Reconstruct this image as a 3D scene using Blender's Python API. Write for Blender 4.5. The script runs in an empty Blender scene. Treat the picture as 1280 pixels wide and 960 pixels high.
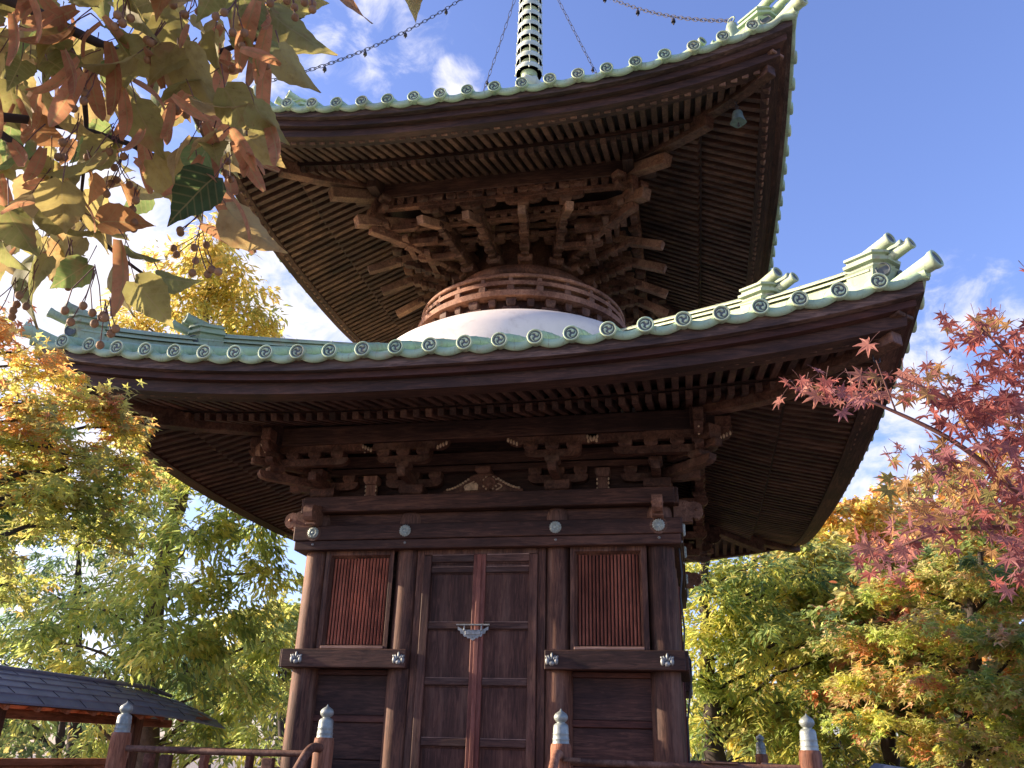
import bpy, math, random
import numpy as np
from mathutils import Matrix, Vector

sc = bpy.context.scene
col = sc.collection
rng = np.random.default_rng(7)
rnd = random.Random(11)

# ------------------------------------------------------------------ camera, sky, sun, exposure
CAM = np.array([2.0230, -10.1271, 1.6])
CR = np.array([0.98011107, 0.19669849, 0.02630566])
CU = np.array([0.05487733, -0.39602538, 0.91659826])
CF = np.array([-0.1907112, 0.89692452, 0.39894315])
FPX = 1060.17
cam = bpy.data.cameras.new('camera'); camo = bpy.data.objects.new('camera', cam); col.objects.link(camo)
m = Matrix.Identity(4)
for i in range(3):
    m[i][0], m[i][1], m[i][2], m[i][3] = CR[i], CU[i], -CF[i], CAM[i]
camo.matrix_world = m
cam.sensor_fit = 'HORIZONTAL'; cam.sensor_width = 36.0; cam.lens = FPX / 1280 * 36
cam.clip_start = 0.05; cam.clip_end = 5000
sc.camera = camo

SUN_EL = math.radians(17.5); SUN_AZ = math.radians(182)      # direction towards the sun, measured from +X
sdir = np.array([math.cos(SUN_EL) * math.cos(SUN_AZ), math.cos(SUN_EL) * math.sin(SUN_AZ), math.sin(SUN_EL)])
sl = bpy.data.lights.new('sun', 'SUN'); sl.energy = 5.0; sl.angle = math.radians(0.5); sl.color = (1.0, 0.82, 0.60)
so = bpy.data.objects.new('sun', sl); col.objects.link(so)
so.rotation_euler = Vector(sdir).to_track_quat('Z', 'Y').to_euler()

world = bpy.data.worlds.new('World'); sc.world = world; world.use_nodes = True
wn, wl = world.node_tree.nodes, world.node_tree.links
wn.clear()
wout = wn.new('ShaderNodeOutputWorld'); wbg = wn.new('ShaderNodeBackground')
sky = wn.new('ShaderNodeTexSky'); sky.sky_type = 'NISHITA'; sky.sun_disc = False
sky.sun_elevation = SUN_EL; sky.sun_rotation = math.radians(90) - SUN_AZ
sky.altitude = 0; sky.air_density = 1.0; sky.dust_density = 1.2; sky.ozone_density = 2.0
SKYK = 0.12
wbg.inputs['Strength'].default_value = SKYK
wl.new(wbg.outputs[0], wout.inputs[0])

def ray(px, py):
    w = CR * (px - 640) / FPX - CU * (py - 480) / FPX + CF
    return w / np.linalg.norm(w)
def at(px, py, D):
    return CAM + ray(px, py) * D

def clouds():
    tc = wn.new('ShaderNodeTexCoord')
    def math_(op, a, b=None, clamp=False):
        n = wn.new('ShaderNodeMath'); n.operation = op; n.use_clamp = clamp
        for i, v in enumerate((a, b)):
            if v is None: continue
            if isinstance(v, (int, float)): n.inputs[i].default_value = v
            else: wl.new(v, n.inputs[i])
        return n.outputs[0]
    def vmath(op, a, b):
        n = wn.new('ShaderNodeVectorMath'); n.operation = op
        wl.new(a, n.inputs[0]); n.inputs[1].default_value = b
        return n.outputs['Value'] if op == 'DOT_PRODUCT' else n.outputs['Vector']
    d = tc.outputs['Generated']
    # patches of broken cloud round a few directions of the sky
    mask = None
    for px, py, rad, amt in ((380, 372, 9.5, 1.0), (575, 105, 2.9, 1.15), (1235, 470, 9.5, 1.0), (1110, 570, 8.5, 1.1), (470, 90, 9, .72),
                             (180, 300, 11, 1.0), (20, 420, 20, 1.35), (300, 180, 10, .75), (60, 620, 15, 1.15), (1105, 115, 2.6, .55), (1400, 700, 15, .9), (-300, 300, 30, 1.25)):
        c = ray(px, py)
        dt = vmath('DOT_PRODUCT', d, tuple(c))
        mr = wn.new('ShaderNodeMapRange'); mr.interpolation_type = 'SMOOTHSTEP'
        wl.new(dt, mr.inputs['Value'])
        mr.inputs['From Min'].default_value = math.cos(math.radians(rad)); mr.inputs['From Max'].default_value = math.cos(math.radians(rad * .25))
        mr.inputs['To Min'].default_value = 0; mr.inputs['To Max'].default_value = amt
        mask = mr.outputs[0] if mask is None else math_('MAXIMUM', mask, mr.outputs[0])
    n1 = wn.new('ShaderNodeTexNoise'); n1.inputs['Scale'].default_value = 17; n1.inputs['Detail'].default_value = 9; n1.inputs['Roughness'].default_value = .6; n1.inputs['Distortion'].default_value = .4
    mp = wn.new('ShaderNodeMapping'); mp.inputs['Scale'].default_value = (1, 1, 1.5); wl.new(d, mp.inputs[0]); wl.new(mp.outputs[0], n1.inputs[0])
    n2 = wn.new('ShaderNodeTexNoise'); n2.inputs['Scale'].default_value = 5; n2.inputs['Detail'].default_value = 4; wl.new(d, n2.inputs[0])
    s = math_('ADD', math_('MULTIPLY', n1.outputs[0], .75), math_('MULTIPLY', n2.outputs[0], .35))
    s = math_('ADD', s, math_('MULTIPLY', mask, .30))
    mr = wn.new('ShaderNodeMapRange'); mr.interpolation_type = 'SMOOTHSTEP'; wl.new(s, mr.inputs['Value'])
    mr.inputs['From Min'].default_value = .72; mr.inputs['From Max'].default_value = 1.0
    dens = math_('MULTIPLY', mr.outputs[0], math_('MULTIPLY', mask, 1.25, True), True)
    mx = wn.new('ShaderNodeMix'); mx.data_type = 'RGBA'
    wl.new(dens, mx.inputs[0])
    # clear sky, slightly lifted towards periwinkle
    tint = wn.new('ShaderNodeMix'); tint.data_type = 'RGBA'; tint.blend_type = 'MULTIPLY'; tint.inputs[0].default_value = 1
    wl.new(sky.outputs[0], tint.inputs[6]); tint.inputs[7].default_value = SKYTINT
    wl.new(tint.outputs[2], mx.inputs[6]); mx.inputs[7].default_value = CLOUD
    wl.new(mx.outputs[2], wbg.inputs[0])
SKYTINT = (1.06, 1.0, 1.36, 1)
CLOUD = (4.1, 4.0, 4.35, 1)
clouds()

sc.view_settings.view_transform = 'Standard'; sc.view_settings.look = 'None'
sc.view_settings.gamma = 1; sc.view_settings.use_curve_mapping = False
sc.view_settings.exposure = 1.27
sc.cycles.max_bounces = 8; sc.cycles.diffuse_bounces = 5; sc.cycles.transmission_bounces = 4; sc.cycles.use_denoising = True
sc.cycles.sample_clamp_indirect = 8

# ------------------------------------------------------------------ materials
def new_mat(name):
    mt = bpy.data.materials.new(name); mt.use_nodes = True
    nt = mt.node_tree; nt.nodes.clear()
    o = nt.nodes.new('ShaderNodeOutputMaterial'); p = nt.nodes.new('ShaderNodeBsdfPrincipled')
    nt.links.new(p.outputs[0], o.inputs[0])
    return mt, nt, p, o
def N(nt, typ, **kw):
    n = nt.nodes.new(typ)
    for k, v in kw.items(): setattr(n, k, v)
    return n
def ramp(nt, fac, stops):
    r = N(nt, 'ShaderNodeValToRGB'); e = r.color_ramp.elements
    while len(e) < len(stops): e.new(.5)
    for q, (p, c) in zip(e, stops): q.position = p; q.color = (*c, 1)
    nt.links.new(fac, r.inputs[0]); return r.outputs[0]
def noise(nt, vec, scale, detail=5, rough=.55, dist=0):
    n = N(nt, 'ShaderNodeTexNoise'); n.inputs['Scale'].default_value = scale; n.inputs['Detail'].default_value = detail
    n.inputs['Roughness'].default_value = rough; n.inputs['Distortion'].default_value = dist
    nt.links.new(vec, n.inputs[0]); return n.outputs[0]
def mixc(nt, fac, a, b, blend='MIX'):
    mx = N(nt, 'ShaderNodeMix', data_type='RGBA', blend_type=blend)
    for i, v in ((0, fac), (6, a), (7, b)):
        if isinstance(v, (int, float)): mx.inputs[i].default_value = v
        elif isinstance(v, tuple): mx.inputs[i].default_value = (*v, 1)
        else: nt.links.new(v, mx.inputs[i])
    return mx.outputs[2]

def wood(name, axis, dark, mid, light, rough=.68, worn=None, wornamt=.5):
    dark, mid, light = [(a * 1.16, b * 1.0, c * .90) for a, b, c in (dark, mid, light)]
    mt, nt, p, o = new_mat(name)
    tc = N(nt, 'ShaderNodeTexCoord'); oi = N(nt, 'ShaderNodeObjectInfo')
    add = N(nt, 'ShaderNodeVectorMath', operation='ADD'); nt.links.new(tc.outputs['Object'], add.inputs[0])
    comb = N(nt, 'ShaderNodeCombineXYZ')
    for i in range(3): nt.links.new(oi.outputs['Random'], comb.inputs[i])
    sc_ = N(nt, 'ShaderNodeVectorMath', operation='SCALE'); nt.links.new(comb.outputs[0], sc_.inputs[0]); sc_.inputs['Scale'].default_value = 9
    nt.links.new(sc_.outputs[0], add.inputs[1])
    mp = N(nt, 'ShaderNodeMapping'); nt.links.new(add.outputs[0], mp.inputs[0])
    s = {'X': (.10, 1, 1), 'Y': (1, .10, 1), 'Z': (1, 1, .10), 'N': (.6, .6, .6)}[axis]
    mp.inputs['Scale'].default_value = s
    warp = noise(nt, mp.outputs[0], 5, 2, .5)
    g = noise(nt, mp.outputs[0], 34, 7, .68, 1.3)
    w = noise(nt, add.outputs[0], 2.3, 4, .6)
    f = N(nt, 'ShaderNodeMath', operation='ADD'); nt.links.new(g, f.inputs[0])
    k = N(nt, 'ShaderNodeMath', operation='MULTIPLY_ADD'); nt.links.new(warp, k.inputs[0]); k.inputs[1].default_value = .7; k.inputs[2].default_value = -.35
    nt.links.new(k.outputs[0], f.inputs[1])
    c = ramp(nt, f.outputs[0], [(.32, dark), (.5, mid), (.69, light)])
    c2 = ramp(nt, w, [(.3, (.55, .52, .52)), (.55, (1, 1, 1)), (.75, (1.35, 1.25, 1.15))])
    c = mixc(nt, .8, c, c2, 'MULTIPLY')
    c = mixc(nt, 1.0, c, ramp(nt, oi.outputs['Random'], [(0, (.72, .72, .72)), (.5, (1, 1, 1)), (1, (1.32, 1.28, 1.22))]), 'MULTIPLY')
    if worn:
        ge = N(nt, 'ShaderNodeNewGeometry'); 
        wr = ramp(nt, noise(nt, mp.outputs[0], 9, 5, .7), [(.52, (0, 0, 0)), (.72, (wornamt,) * 3)])
        c = mixc(nt, wr, c, worn)
    nt.links.new(c, p.inputs['Base Color'])
    p.inputs['Roughness'].default_value = rough; p.inputs['Specular IOR Level'].default_value = .3
    b = N(nt, 'ShaderNodeBump'); b.inputs['Strength'].default_value = .55; b.inputs['Distance'].default_value = .006
    nt.links.new(g, b.inputs['Height']); nt.links.new(b.outputs[0], p.inputs['Normal'])
    return mt

D1, D2, D3 = (.021, .0105, .0085), (.048, .0245, .0185), (.10, .054, .039)
WX = wood('dark_cedar_along_x', 'X', D1, D2, D3); WY = wood('dark_cedar_along_y', 'Y', D1, D2, D3)
GRY = (.20, .135, .105)
WZ = wood('weathered_pillar_wood', 'Z', (.030, .0145, .0105), (.074, .0365, .025), (.155, .083, .054), worn=(.27, .16, .105), wornamt=.6)
WN = wood('bracket_wood', 'N', (.036, .0175, .012), (.085, .043, .030), (.16, .088, .060), worn=(.25, .16, .11), wornamt=.4)
RX = wood('rafter_wood_x', 'X', (.027, .0145, .0105), (.060, .032, .023), (.12, .07, .05)); RY = wood('rafter_wood_y', 'Y', (.027, .0145, .0105), (.060, .032, .023), (.12, .07, .05))
REND = wood('pale_rafter_end', 'N', (.06, .033, .024), (.13, .075, .055), (.24, .155, .115))
CAPW = wood('pale_pillar_cap_wood', 'Z', (.07, .038, .028), (.15, .088, .065), (.25, .16, .12))
NOSEW = wood('pale_carved_nose_wood', 'N', (.085, .046, .032), (.175, .10, .07), (.29, .18, .13))
REDX = wood('reddish_board_wood', 'X', (.032, .0125, .009), (.066, .026, .019), (.11, .05, .037))
SLAT = wood('red_slat_wood', 'Z', (.16, .058, .037), (.31, .115, .073), (.43, .18, .12))
DOORW = wood('door_wood', 'Z', (.036, .0165, .012), (.075, .037, .027), (.14, .077, .056), worn=(.2, .115, .08), wornamt=.45)
DOORX = wood('door_rail_wood', 'X', (.026, .013, .0105), (.052, .028, .022), (.11, .064, .05), worn=(.2, .14, .115), wornamt=.4)
REDZ = wood('door_meeting_stile_wood', 'Z', (.07, .024, .018), (.14, .052, .04), (.21, .095, .075))
POSTW = wood('railing_post_wood', 'Z', (.11, .045, .025), (.24, .11, .062), (.38, .20, .125), worn=(.08, .042, .03), wornamt=.5)
RAILW = wood('railing_wood', 'N', (.085, .042, .028), (.165, .088, .060), (.26, .155, .11), worn=(.34, .21, .15), wornamt=.35)
TAILW = wood('tail_rafter_wood', 'N', (.08, .046, .031), (.155, .09, .062), (.26, .165, .115))
STAIN = wood('stained_eave_board', 'X', (.022, .015, .014), (.05, .034, .03), (.14, .10, .085), worn=(.22, .17, .14), wornamt=.35)
FENCEW = wood('fence_wood', 'Y', (.13, .05, .022), (.24, .10, .05), (.34, .16, .09))
WORN_LIT = wood('worn_lit_edge_wood', 'X', (.12, .075, .06), (.24, .165, .135), (.36, .27, .23))
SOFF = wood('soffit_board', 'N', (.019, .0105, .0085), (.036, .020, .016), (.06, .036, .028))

def simple(name, colr, rough=.6, metal=0, var=.35, scale=6, stain=None, stamt=.6, bump=.1, bscale=60):
    mt, nt, p, o = new_mat(name)
    tc = N(nt, 'ShaderNodeTexCoord')
    n = noise(nt, tc.outputs['Object'], scale, 6, .6)
    c = ramp(nt, n, [(.3, tuple(x * (1 - var) for x in colr)), (.5, colr), (.72, tuple(min(1, x * (1 + var)) for x in colr))])
    if name.startswith('copper_patina'):
        oi = N(nt, 'ShaderNodeObjectInfo')
        c = mixc(nt, 1.0, c, ramp(nt, oi.outputs['Random'], [(0, (.78, .84, .80)), (.5, (1, 1, 1)), (1, (1.15, 1.08, 1.0))]), 'MULTIPLY')
        mp = N(nt, 'ShaderNodeMapping'); mp.inputs['Scale'].default_value = (1, 1, .18); nt.links.new(tc.outputs['Object'], mp.inputs[0])
        st_ = noise(nt, mp.outputs[0], 38, 4, .65)
        c = mixc(nt, ramp(nt, st_, [(.56, (0, 0, 0)), (.70, (.6,) * 3)]), c, (.20, .145, .10))
        fine = noise(nt, tc.outputs['Object'], 55, 5, .7)
        c = mixc(nt, ramp(nt, fine, [(.60, (0, 0, 0)), (.70, (.45,) * 3)]), c, (.11, .17, .13))
    if stain:
        n2 = noise(nt, tc.outputs['Object'], scale * 1.7, 7, .7, .6)
        c = mixc(nt, ramp(nt, n2, [(.54, (0, 0, 0)), (.7, (stamt,) * 3)]), c, stain)
    nt.links.new(c, p.inputs['Base Color'])
    p.inputs['Roughness'].default_value = rough; p.inputs['Metallic'].default_value = metal
    if bump:
        b = N(nt, 'ShaderNodeBump'); b.inputs['Strength'].default_value = bump; b.inputs['Distance'].default_value = .01
        nt.links.new(noise(nt, tc.outputs['Object'], bscale, 4), b.inputs['Height']); nt.links.new(b.outputs[0], p.inputs['Normal'])
    return mt
PAT = simple('copper_patina', (.43, .55, .365), .6, 0, .22, 3.2, (.38, .30, .19), .55)
PATY = simple('copper_patina_weathered', (.33, .405, .285), .6, 0, .25, 3.5, (.33, .22, .13), .7)
PATD = simple('copper_patina_dark', (.085, .10, .10), .6, 0, .3, 20)
BELLM = simple('dark_green_bell_bronze', (.12, .16, .14), .5, .3, .35, 20, (.22, .28, .23), .6)
ROSM = simple('pale_green_rosette_metal', (.44, .50, .45), .5, .15, .3, 30, (.2, .2, .17), .5)
BRONZE = simple('grey_green_bronze', (.29, .32, .285), .5, .25, .35, 14, (.2, .2, .17), .5)
SPIREM = simple('pale_weathered_bronze', (.56, .61, .49), .55, 0, .2, 7, (.28, .24, .15), .45)
SILVER = simple('worn_silver_fitting', (.27, .285, .27), .5, .35, .4, 25, (.10, .09, .075), .6)
PLAST = simple('white_lime_plaster', (.80, .72, .655), .85, 0, .09, 1.6, (.52, .44, .37), .6, .12, 25)
GILT = simple('flaking_pale_paint', (.50, .35, .22), .8, 0, .4, 30, (.12, .06, .04), .8)
IRON = simple('dark_iron', (.05, .045, .05), .6, .5, .3, 30)
SLATE = simple('slate_blue_metal_roof', (.17, .18, .235), .5, .2, .18, 5, (.11, .11, .135), .5)
CABLE = simple('black_cable', (.015, .015, .017), .5, 0, .2, 10)
STONE = simple('grey_stone', (.30, .30, .32), .85, 0, .3, 9, (.18, .18, .17), .6, .3, 30)
GROUND = simple('raked_gravel_ground', (.27, .23, .19), .95, 0, .2, 1.5, (.19, .17, .12), .5, .4, 90)
PAVE = simple('stone_paving', (.40, .37, .33), .9, 0, .2, 3, (.3, .27, .24), .4, .2, 50)
BARK = simple('grey_brown_bark', (.115, .085, .065), .9, 0, .45, 9, (.20, .165, .13), .6, .6, 40)
BARKD = simple('dark_bark', (.045, .033, .028), .9, 0, .4, 9, None, 0, .6, 40)
TWIGR = simple('reddish_twig', (.13, .055, .045), .7, 0, .3, 20)

def leaf_mat(name, trans=.45, rough=.5, spec=.25, vein=False):
    mt, nt, p, o = new_mat(name)
    a = N(nt, 'ShaderNodeAttribute', attribute_name='leafcol')
    c = a.outputs['Color']
    tc = N(nt, 'ShaderNodeTexCoord')
    if vein:
        n = noise(nt, tc.outputs['Object'], 45, 5, .65)
        c = mixc(nt, .8, c, ramp(nt, n, [(.3, (.62, .55, .45)), (.5, (1, 1, 1)), (.75, (1.2, 1.25, 1.1))]), 'MULTIPLY')
        sp = noise(nt, tc.outputs['Object'], 130, 3, .6)
        uv = N(nt, 'ShaderNodeAttribute', attribute_name='leafuv'); sx = N(nt, 'ShaderNodeSeparateXYZ'); nt.links.new(uv.outputs['Vector'], sx.inputs[0])
        def M(op, a, b=0., c_=0.):
            n_ = N(nt, 'ShaderNodeMath', operation=op)
            for i, v in enumerate((a, b, c_)):
                if isinstance(v, (int, float)): n_.inputs[i].default_value = v
                else: nt.links.new(v, n_.inputs[i])
            return n_.outputs[0]
        av = M('ABSOLUTE', sx.outputs[1]); ph = M('MULTIPLY', M('SUBTRACT', sx.outputs[0], M('MULTIPLY', av, .75)), 44.)
        side = M('POWER', M('ABSOLUTE', M('COSINE', M('MULTIPLY', ph, .5))), 26.)
        rib = M('LESS_THAN', av, .011)
        c = mixc(nt, M('MULTIPLY', M('MAXIMUM', M('MULTIPLY', side, .55), rib), .6), c, (.34, .27, .11))
        # dry rust-coloured rims and patches
        dry = noise(nt, tc.outputs['Object'], 14, 4, .6)
        c = mixc(nt, ramp(nt, dry, [(.58, (0, 0, 0)), (.70, (.7,) * 3)]), c, (.30, .14, .06))
        c = mixc(nt, ramp(nt, sp, [(.66, (0, 0, 0)), (.74, (.55,) * 3)]), c, (.10, .045, .02))
    nt.links.new(c, p.inputs['Base Color'])
    p.inputs['Roughness'].default_value = rough; p.inputs['Specular IOR Level'].default_value = spec
    t = N(nt, 'ShaderNodeBsdfTranslucent')
    gm = N(nt, 'ShaderNodeGamma'); nt.links.new(c, gm.inputs[0]); gm.inputs[1].default_value = .82
    nt.links.new(gm.outputs[0], t.inputs[0])
    ms = N(nt, 'ShaderNodeMixShader'); ms.inputs[0].default_value = trans
    nt.links.new(p.outputs[0], ms.inputs[1]); nt.links.new(t.outputs[0], ms.inputs[2]); nt.links.new(ms.outputs[0], o.inputs[0])
    return mt
LEAF = leaf_mat('tree_leaf', .62)
LEAFH = leaf_mat('linden_leaf', .6, .55, .2, True)
LEAFR = leaf_mat('maple_leaf', .5, .5, .2)
BERRY = simple('linden_berry', (.25, .13, .055), .7, 0, .35, 60)

# ------------------------------------------------------------------ mesh builder
def unit_chamfer():
    vs, ix = [], {}
    for sx in (-1, 1):
        for sy in (-1, 1):
            for sz in (-1, 1):
                for k in range(3):
                    ix[(sx, sy, sz, k)] = len(vs); vs.append((sx, sy, sz, k))
    fs = []
    for k in range(3):
        a, b = [i for i in range(3) if i != k]
        for s in (-1, 1):
            q = []
            for (p, r) in ((-1, -1), (1, -1), (1, 1), (-1, 1)):
                c = [0, 0, 0]; c[k] = s; c[a] = p; c[b] = r; q.append(ix[(*c, k)])
            flip = (s == 1) ^ (k == 1)
            fs.append(q if flip else q[::-1])
    for k in range(3):                      # edges running along axis k
        a, b = [i for i in range(3) if i != k]
        for sa in (-1, 1):
            for sb in (-1, 1):
                def I(sk, f):
                    c = [0, 0, 0]; c[k] = sk; c[a] = sa; c[b] = sb; return ix[(*c, f)]
                q = [I(-1, a), I(1, a), I(1, b), I(-1, b)]
                fs.append(q)
    for sx in (-1, 1):
        for sy in (-1, 1):
            for sz in (-1, 1):
                fs.append([ix[(sx, sy, sz, k)] for k in range(3)])
    # orient outward
    V = np.array([[v[0] * (1 if v[3] == 0 else .8), v[1] * (1 if v[3] == 1 else .8), v[2] * (1 if v[3] == 2 else .8)] for v in vs])
    out = []
    for f in fs:
        P = V[f]; n = np.cross(P[1] - P[0], P[2] - P[0])
        out.append(f if n @ P.mean(0) > 0 else f[::-1])
    S = np.array([v[:3] for v in vs], float); K = np.array([v[3] for v in vs])
    return S, K, out
UCS, UCK, UCF = unit_chamfer()
def unitv(v):
    v = np.asarray(v, float); return v / np.linalg.norm(v)

class MB:
    def __init__(s): s.v, s.f, s.m, s.s = [], [], [], []
    def add(s, vs, fs, mi=0, smooth=False):
        b = len(s.v); s.v.extend([tuple(map(float, p)) for p in vs])
        for f in fs: s.f.append([i + b for i in f]); s.m.append(mi); s.s.append(smooth)
    def box(s, c, size, ch=.004, ax=None, mi=0):
        h = np.array(size, float) / 2; c_ = min(ch, h.min() * .45)
        V = UCS * h
        for k in range(3):
            msk = np.arange(3) != k
            rows = UCK == k
            V[np.ix_(rows, msk)] -= UCS[np.ix_(rows, msk)] * c_
        if ax is not None: V = V @ np.array(ax, float)
        s.add(V + np.array(c, float), UCF, mi)
    def bx(s, x0, x1, y0, y1, z0, z1, ch=.004, mi=0):
        s.box(((x0 + x1) / 2, (y0 + y1) / 2, (z0 + z1) / 2), (abs(x1 - x0), abs(y1 - y0), abs(z1 - z0)), ch, None, mi)
    def beam(s, p0, p1, w, h, up=(0, 0, 1), ch=.004, mi=0):
        p0, p1 = np.array(p0, float), np.array(p1, float); d = p1 - p0; L = np.linalg.norm(d); d /= L
        r = unitv(np.cross(d, up)); u = np.cross(r, d)
        s.box((p0 + p1) / 2, (L, w, h), ch, [d, r, u], mi)
    def tube(s, pts, rad, n=8, cap=True, mi=0, smooth=True):
        pts = np.array(pts, float); k = len(pts)
        rad = np.full(k, rad, float) if np.isscalar(rad) else np.array(rad, float)
        T = np.gradient(pts, axis=0); T /= np.linalg.norm(T, axis=1)[:, None] + 1e-12
        up = np.array([0, 0, 1.]) if abs(T[0][2]) < .9 else np.array([1., 0, 0])
        V = []; r = np.cross(T[0], up); r /= np.linalg.norm(r)
        a = np.arange(n) / n * 2 * np.pi
        for i in range(k):
            r = r - T[i] * (r @ T[i]); r /= np.linalg.norm(r); u = np.cross(T[i], r)
            V.append(pts[i] + rad[i] * (np.cos(a)[:, None] * r + np.sin(a)[:, None] * u))
        V = np.concatenate(V)
        F = [[i * n + j, i * n + (j + 1) % n, (i + 1) * n + (j + 1) % n, (i + 1) * n + j] for i in range(k - 1) for j in range(n)]
        s.add(V, F, mi, smooth)
        if cap:
            s.add(V[:n], [list(range(n))[::-1]], mi); s.add(V[-n:], [list(range(n))], mi)
    def lathe(s, prof, n=16, o=(0, 0, 0), ax=None, mi=0, smooth=True, fn=None):
        a = np.arange(n) / n * 2 * np.pi; V = []
        for r, z in prof:
            rr = r * (fn(a, z) if fn else 1)
            V.append(np.stack([rr * np.cos(a), rr * np.sin(a), 0 * a + z], 1))
        V = np.concatenate(V)
        if ax is not None: V = V @ np.array(ax, float)
        V = V + np.array(o, float); k = len(prof)
        F = [[i * n + j, i * n + (j + 1) % n, (i + 1) * n + (j + 1) % n, (i + 1) * n + j] for i in range(k - 1) for j in range(n)]
        s.add(V, F, mi, smooth)
        s.add(V[:n], [list(range(n))[::-1]], mi); s.add(V[-n:], [list(range(n))], mi)
    def prism(s, poly, depth, o, ux, uy, mi=0):
        """poly in the (ux,uy) plane, extruded +-depth/2 along ux x uy"""
        ux, uy = unitv(ux), unitv(uy); uz = np.cross(ux, uy); P = np.array(poly, float); n = len(P)
        A = np.array(o, float) + P[:, :1] * ux + P[:, 1:] * uy
        V = np.concatenate([A - uz * depth / 2, A + uz * depth / 2])
        ar = 0.5 * np.sum(P[:, 0] * np.roll(P[:, 1], -1) - P[:, 1] * np.roll(P[:, 0], -1))
        F = [list(range(n))[::-1], list(range(n, 2 * n))] + [[i, (i + 1) % n, n + (i + 1) % n, n + i] for i in range(n)]
        if ar < 0: F = [f[::-1] for f in F]
        s.add(V, F, mi)
    def ell(s, c, r, ax=None, nu=10, nv=6, mi=0):
        prof = [(math.sin(math.pi * i / nv), -math.cos(math.pi * i / nv)) for i in range(nv + 1)]
        prof[0] = (.02, prof[0][1]); prof[-1] = (.02, prof[-1][1])
        a = np.arange(nu) / nu * 2 * np.pi
        V = np.concatenate([np.stack([q * np.cos(a), q * np.sin(a), 0 * a + z], 1) for q, z in prof]) * np.array(r, float)
        if ax is not None: V = V @ np.array(ax, float)
        F = [[i * nu + j, i * nu + (j + 1) % nu, (i + 1) * nu + (j + 1) % nu, (i + 1) * nu + j] for i in range(nv) for j in range(nu)]
        s.add(V + np.array(c, float), F, mi, True)
    def sheet(s, G, mi=0, smooth=True, flip=False):
        """grid of points G[i][j]"""
        G = np.array(G, float); a, b = G.shape[:2]
        F = [[i * b + j, i * b + j + 1, (i + 1) * b + j + 1, (i + 1) * b + j] for i in range(a - 1) for j in range(b - 1)]
        if flip: F = [f[::-1] for f in F]
        s.add(G.reshape(-1, 3), F, mi, smooth)
    def rot(s, k):
        """append copies of everything turned by k quarter turns (used by masses of far parts)"""
        r = MB(); c, q = [(1, 0), (0, 1), (-1, 0), (0, -1)][k]
        r.v = [(c * x - q * y, q * x + c * y, z) for x, y, z in s.v]; r.f, r.m, r.s = s.f, list(s.m), s.s; return r
    def merge(s, o, mi=None):
        b = len(s.v); s.v += o.v; s.f += [[i + b for i in f] for f in o.f]; s.m += (o.m if mi is None else [mi] * len(o.m)); s.s += o.s
    def mesh(s, name, mats):
        me = bpy.data.meshes.new(name); me.from_pydata(s.v, [], s.f)
        me.polygons.foreach_set('material_index', s.m); me.polygons.foreach_set('use_smooth', s.s)
        for mt in (mats if isinstance(mats, (list, tuple)) else [mats]): me.materials.append(mt)
        me.update(); return me
    def build(s, name, mats, parent=None, loc=(0, 0, 0), kind=None, label=None):
        o = bpy.data.objects.new(name, s.mesh(name, mats)); col.objects.link(o); o.location = loc
        if parent: o.parent = parent
        if kind: o['kind'] = kind
        if label: o['label'] = label
        return o

def thing(name, label, cat, loc=(0, 0, 0), group=None):
    o = bpy.data.objects.new(name, None); col.objects.link(o); o.location = loc; o.empty_display_size = .2
    o['label'] = label; o['category'] = cat
    if group: o['group'] = group
    return o
def tag(o, label, cat, group=None):
    o['label'] = label; o['category'] = cat
    if group: o['group'] = group
    return o
def quad(name, mb, mats, parent, sides=(0, 1, 2, 3), label=None):
    """the same part on several sides of the square tower; side 0 faces the viewer, the others are quarter turns"""
    me = mb.mesh(name, mats); out = {}
    for k in sides:
        o = bpy.data.objects.new(name, me); col.objects.link(o)
        if isinstance(parent, dict): o.parent = parent[k]
        else:
            o.parent = parent; o.rotation_euler = (0, 0, k * math.pi / 2)
            if k % 2: o.location.z = .0025
        if label: o['label'] = label
        out[k] = o
    return out

# ------------------------------------------------------------------ ground
gmb = MB(); gmb.sheet([[(x, y, 0) for y in (-80, -50, -20, 20, 50, 80)] for x in (-80, -50, -20, 20, 50, 80)], 0, False, True)
g = gmb.build('ground', GROUND, kind='structure')
pmb = MB(); pmb.bx(-1.1, 1.1, -14, -4.6, -.05, .03, .01)
pmb.build('path', PAVE, kind='structure')

# ------------------------------------------------------------------ the pagoda
PG = thing('pagoda', 'two-storey dark wooden pagoda with green copper roofs and white round neck', 'pagoda')
B, C, R_ = 1.774, .773, .138
# pillars
def pillar(x, y):
    mb = MB(); mb.lathe([(R_ * 1.02, .95), (R_ * 1.02, 1.6), (R_, 2.4), (R_ * .97, 3.6), (R_ * .93, 3.72), (R_ * .90, 3.80), (R_ * .84, 3.872)], 28, (x, y, 0))
    p = mb.build('pillar', WZ, PG)
    q = MB(); q.lathe([(R_ * .94, 3.725), (R_ * .99, 3.74), (R_ * .98, 3.80), (R_ * .90, 3.85), (R_ * .76, 3.874)], 24, (x, y, 0)); q.build('pillar_cap', CAPW, p)
for x in (-B, -C, C, B):
    for y in (-B, B): pillar(x, y)
for y in (-C, C):
    for x in (-B, B): pillar(x, y)

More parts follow.
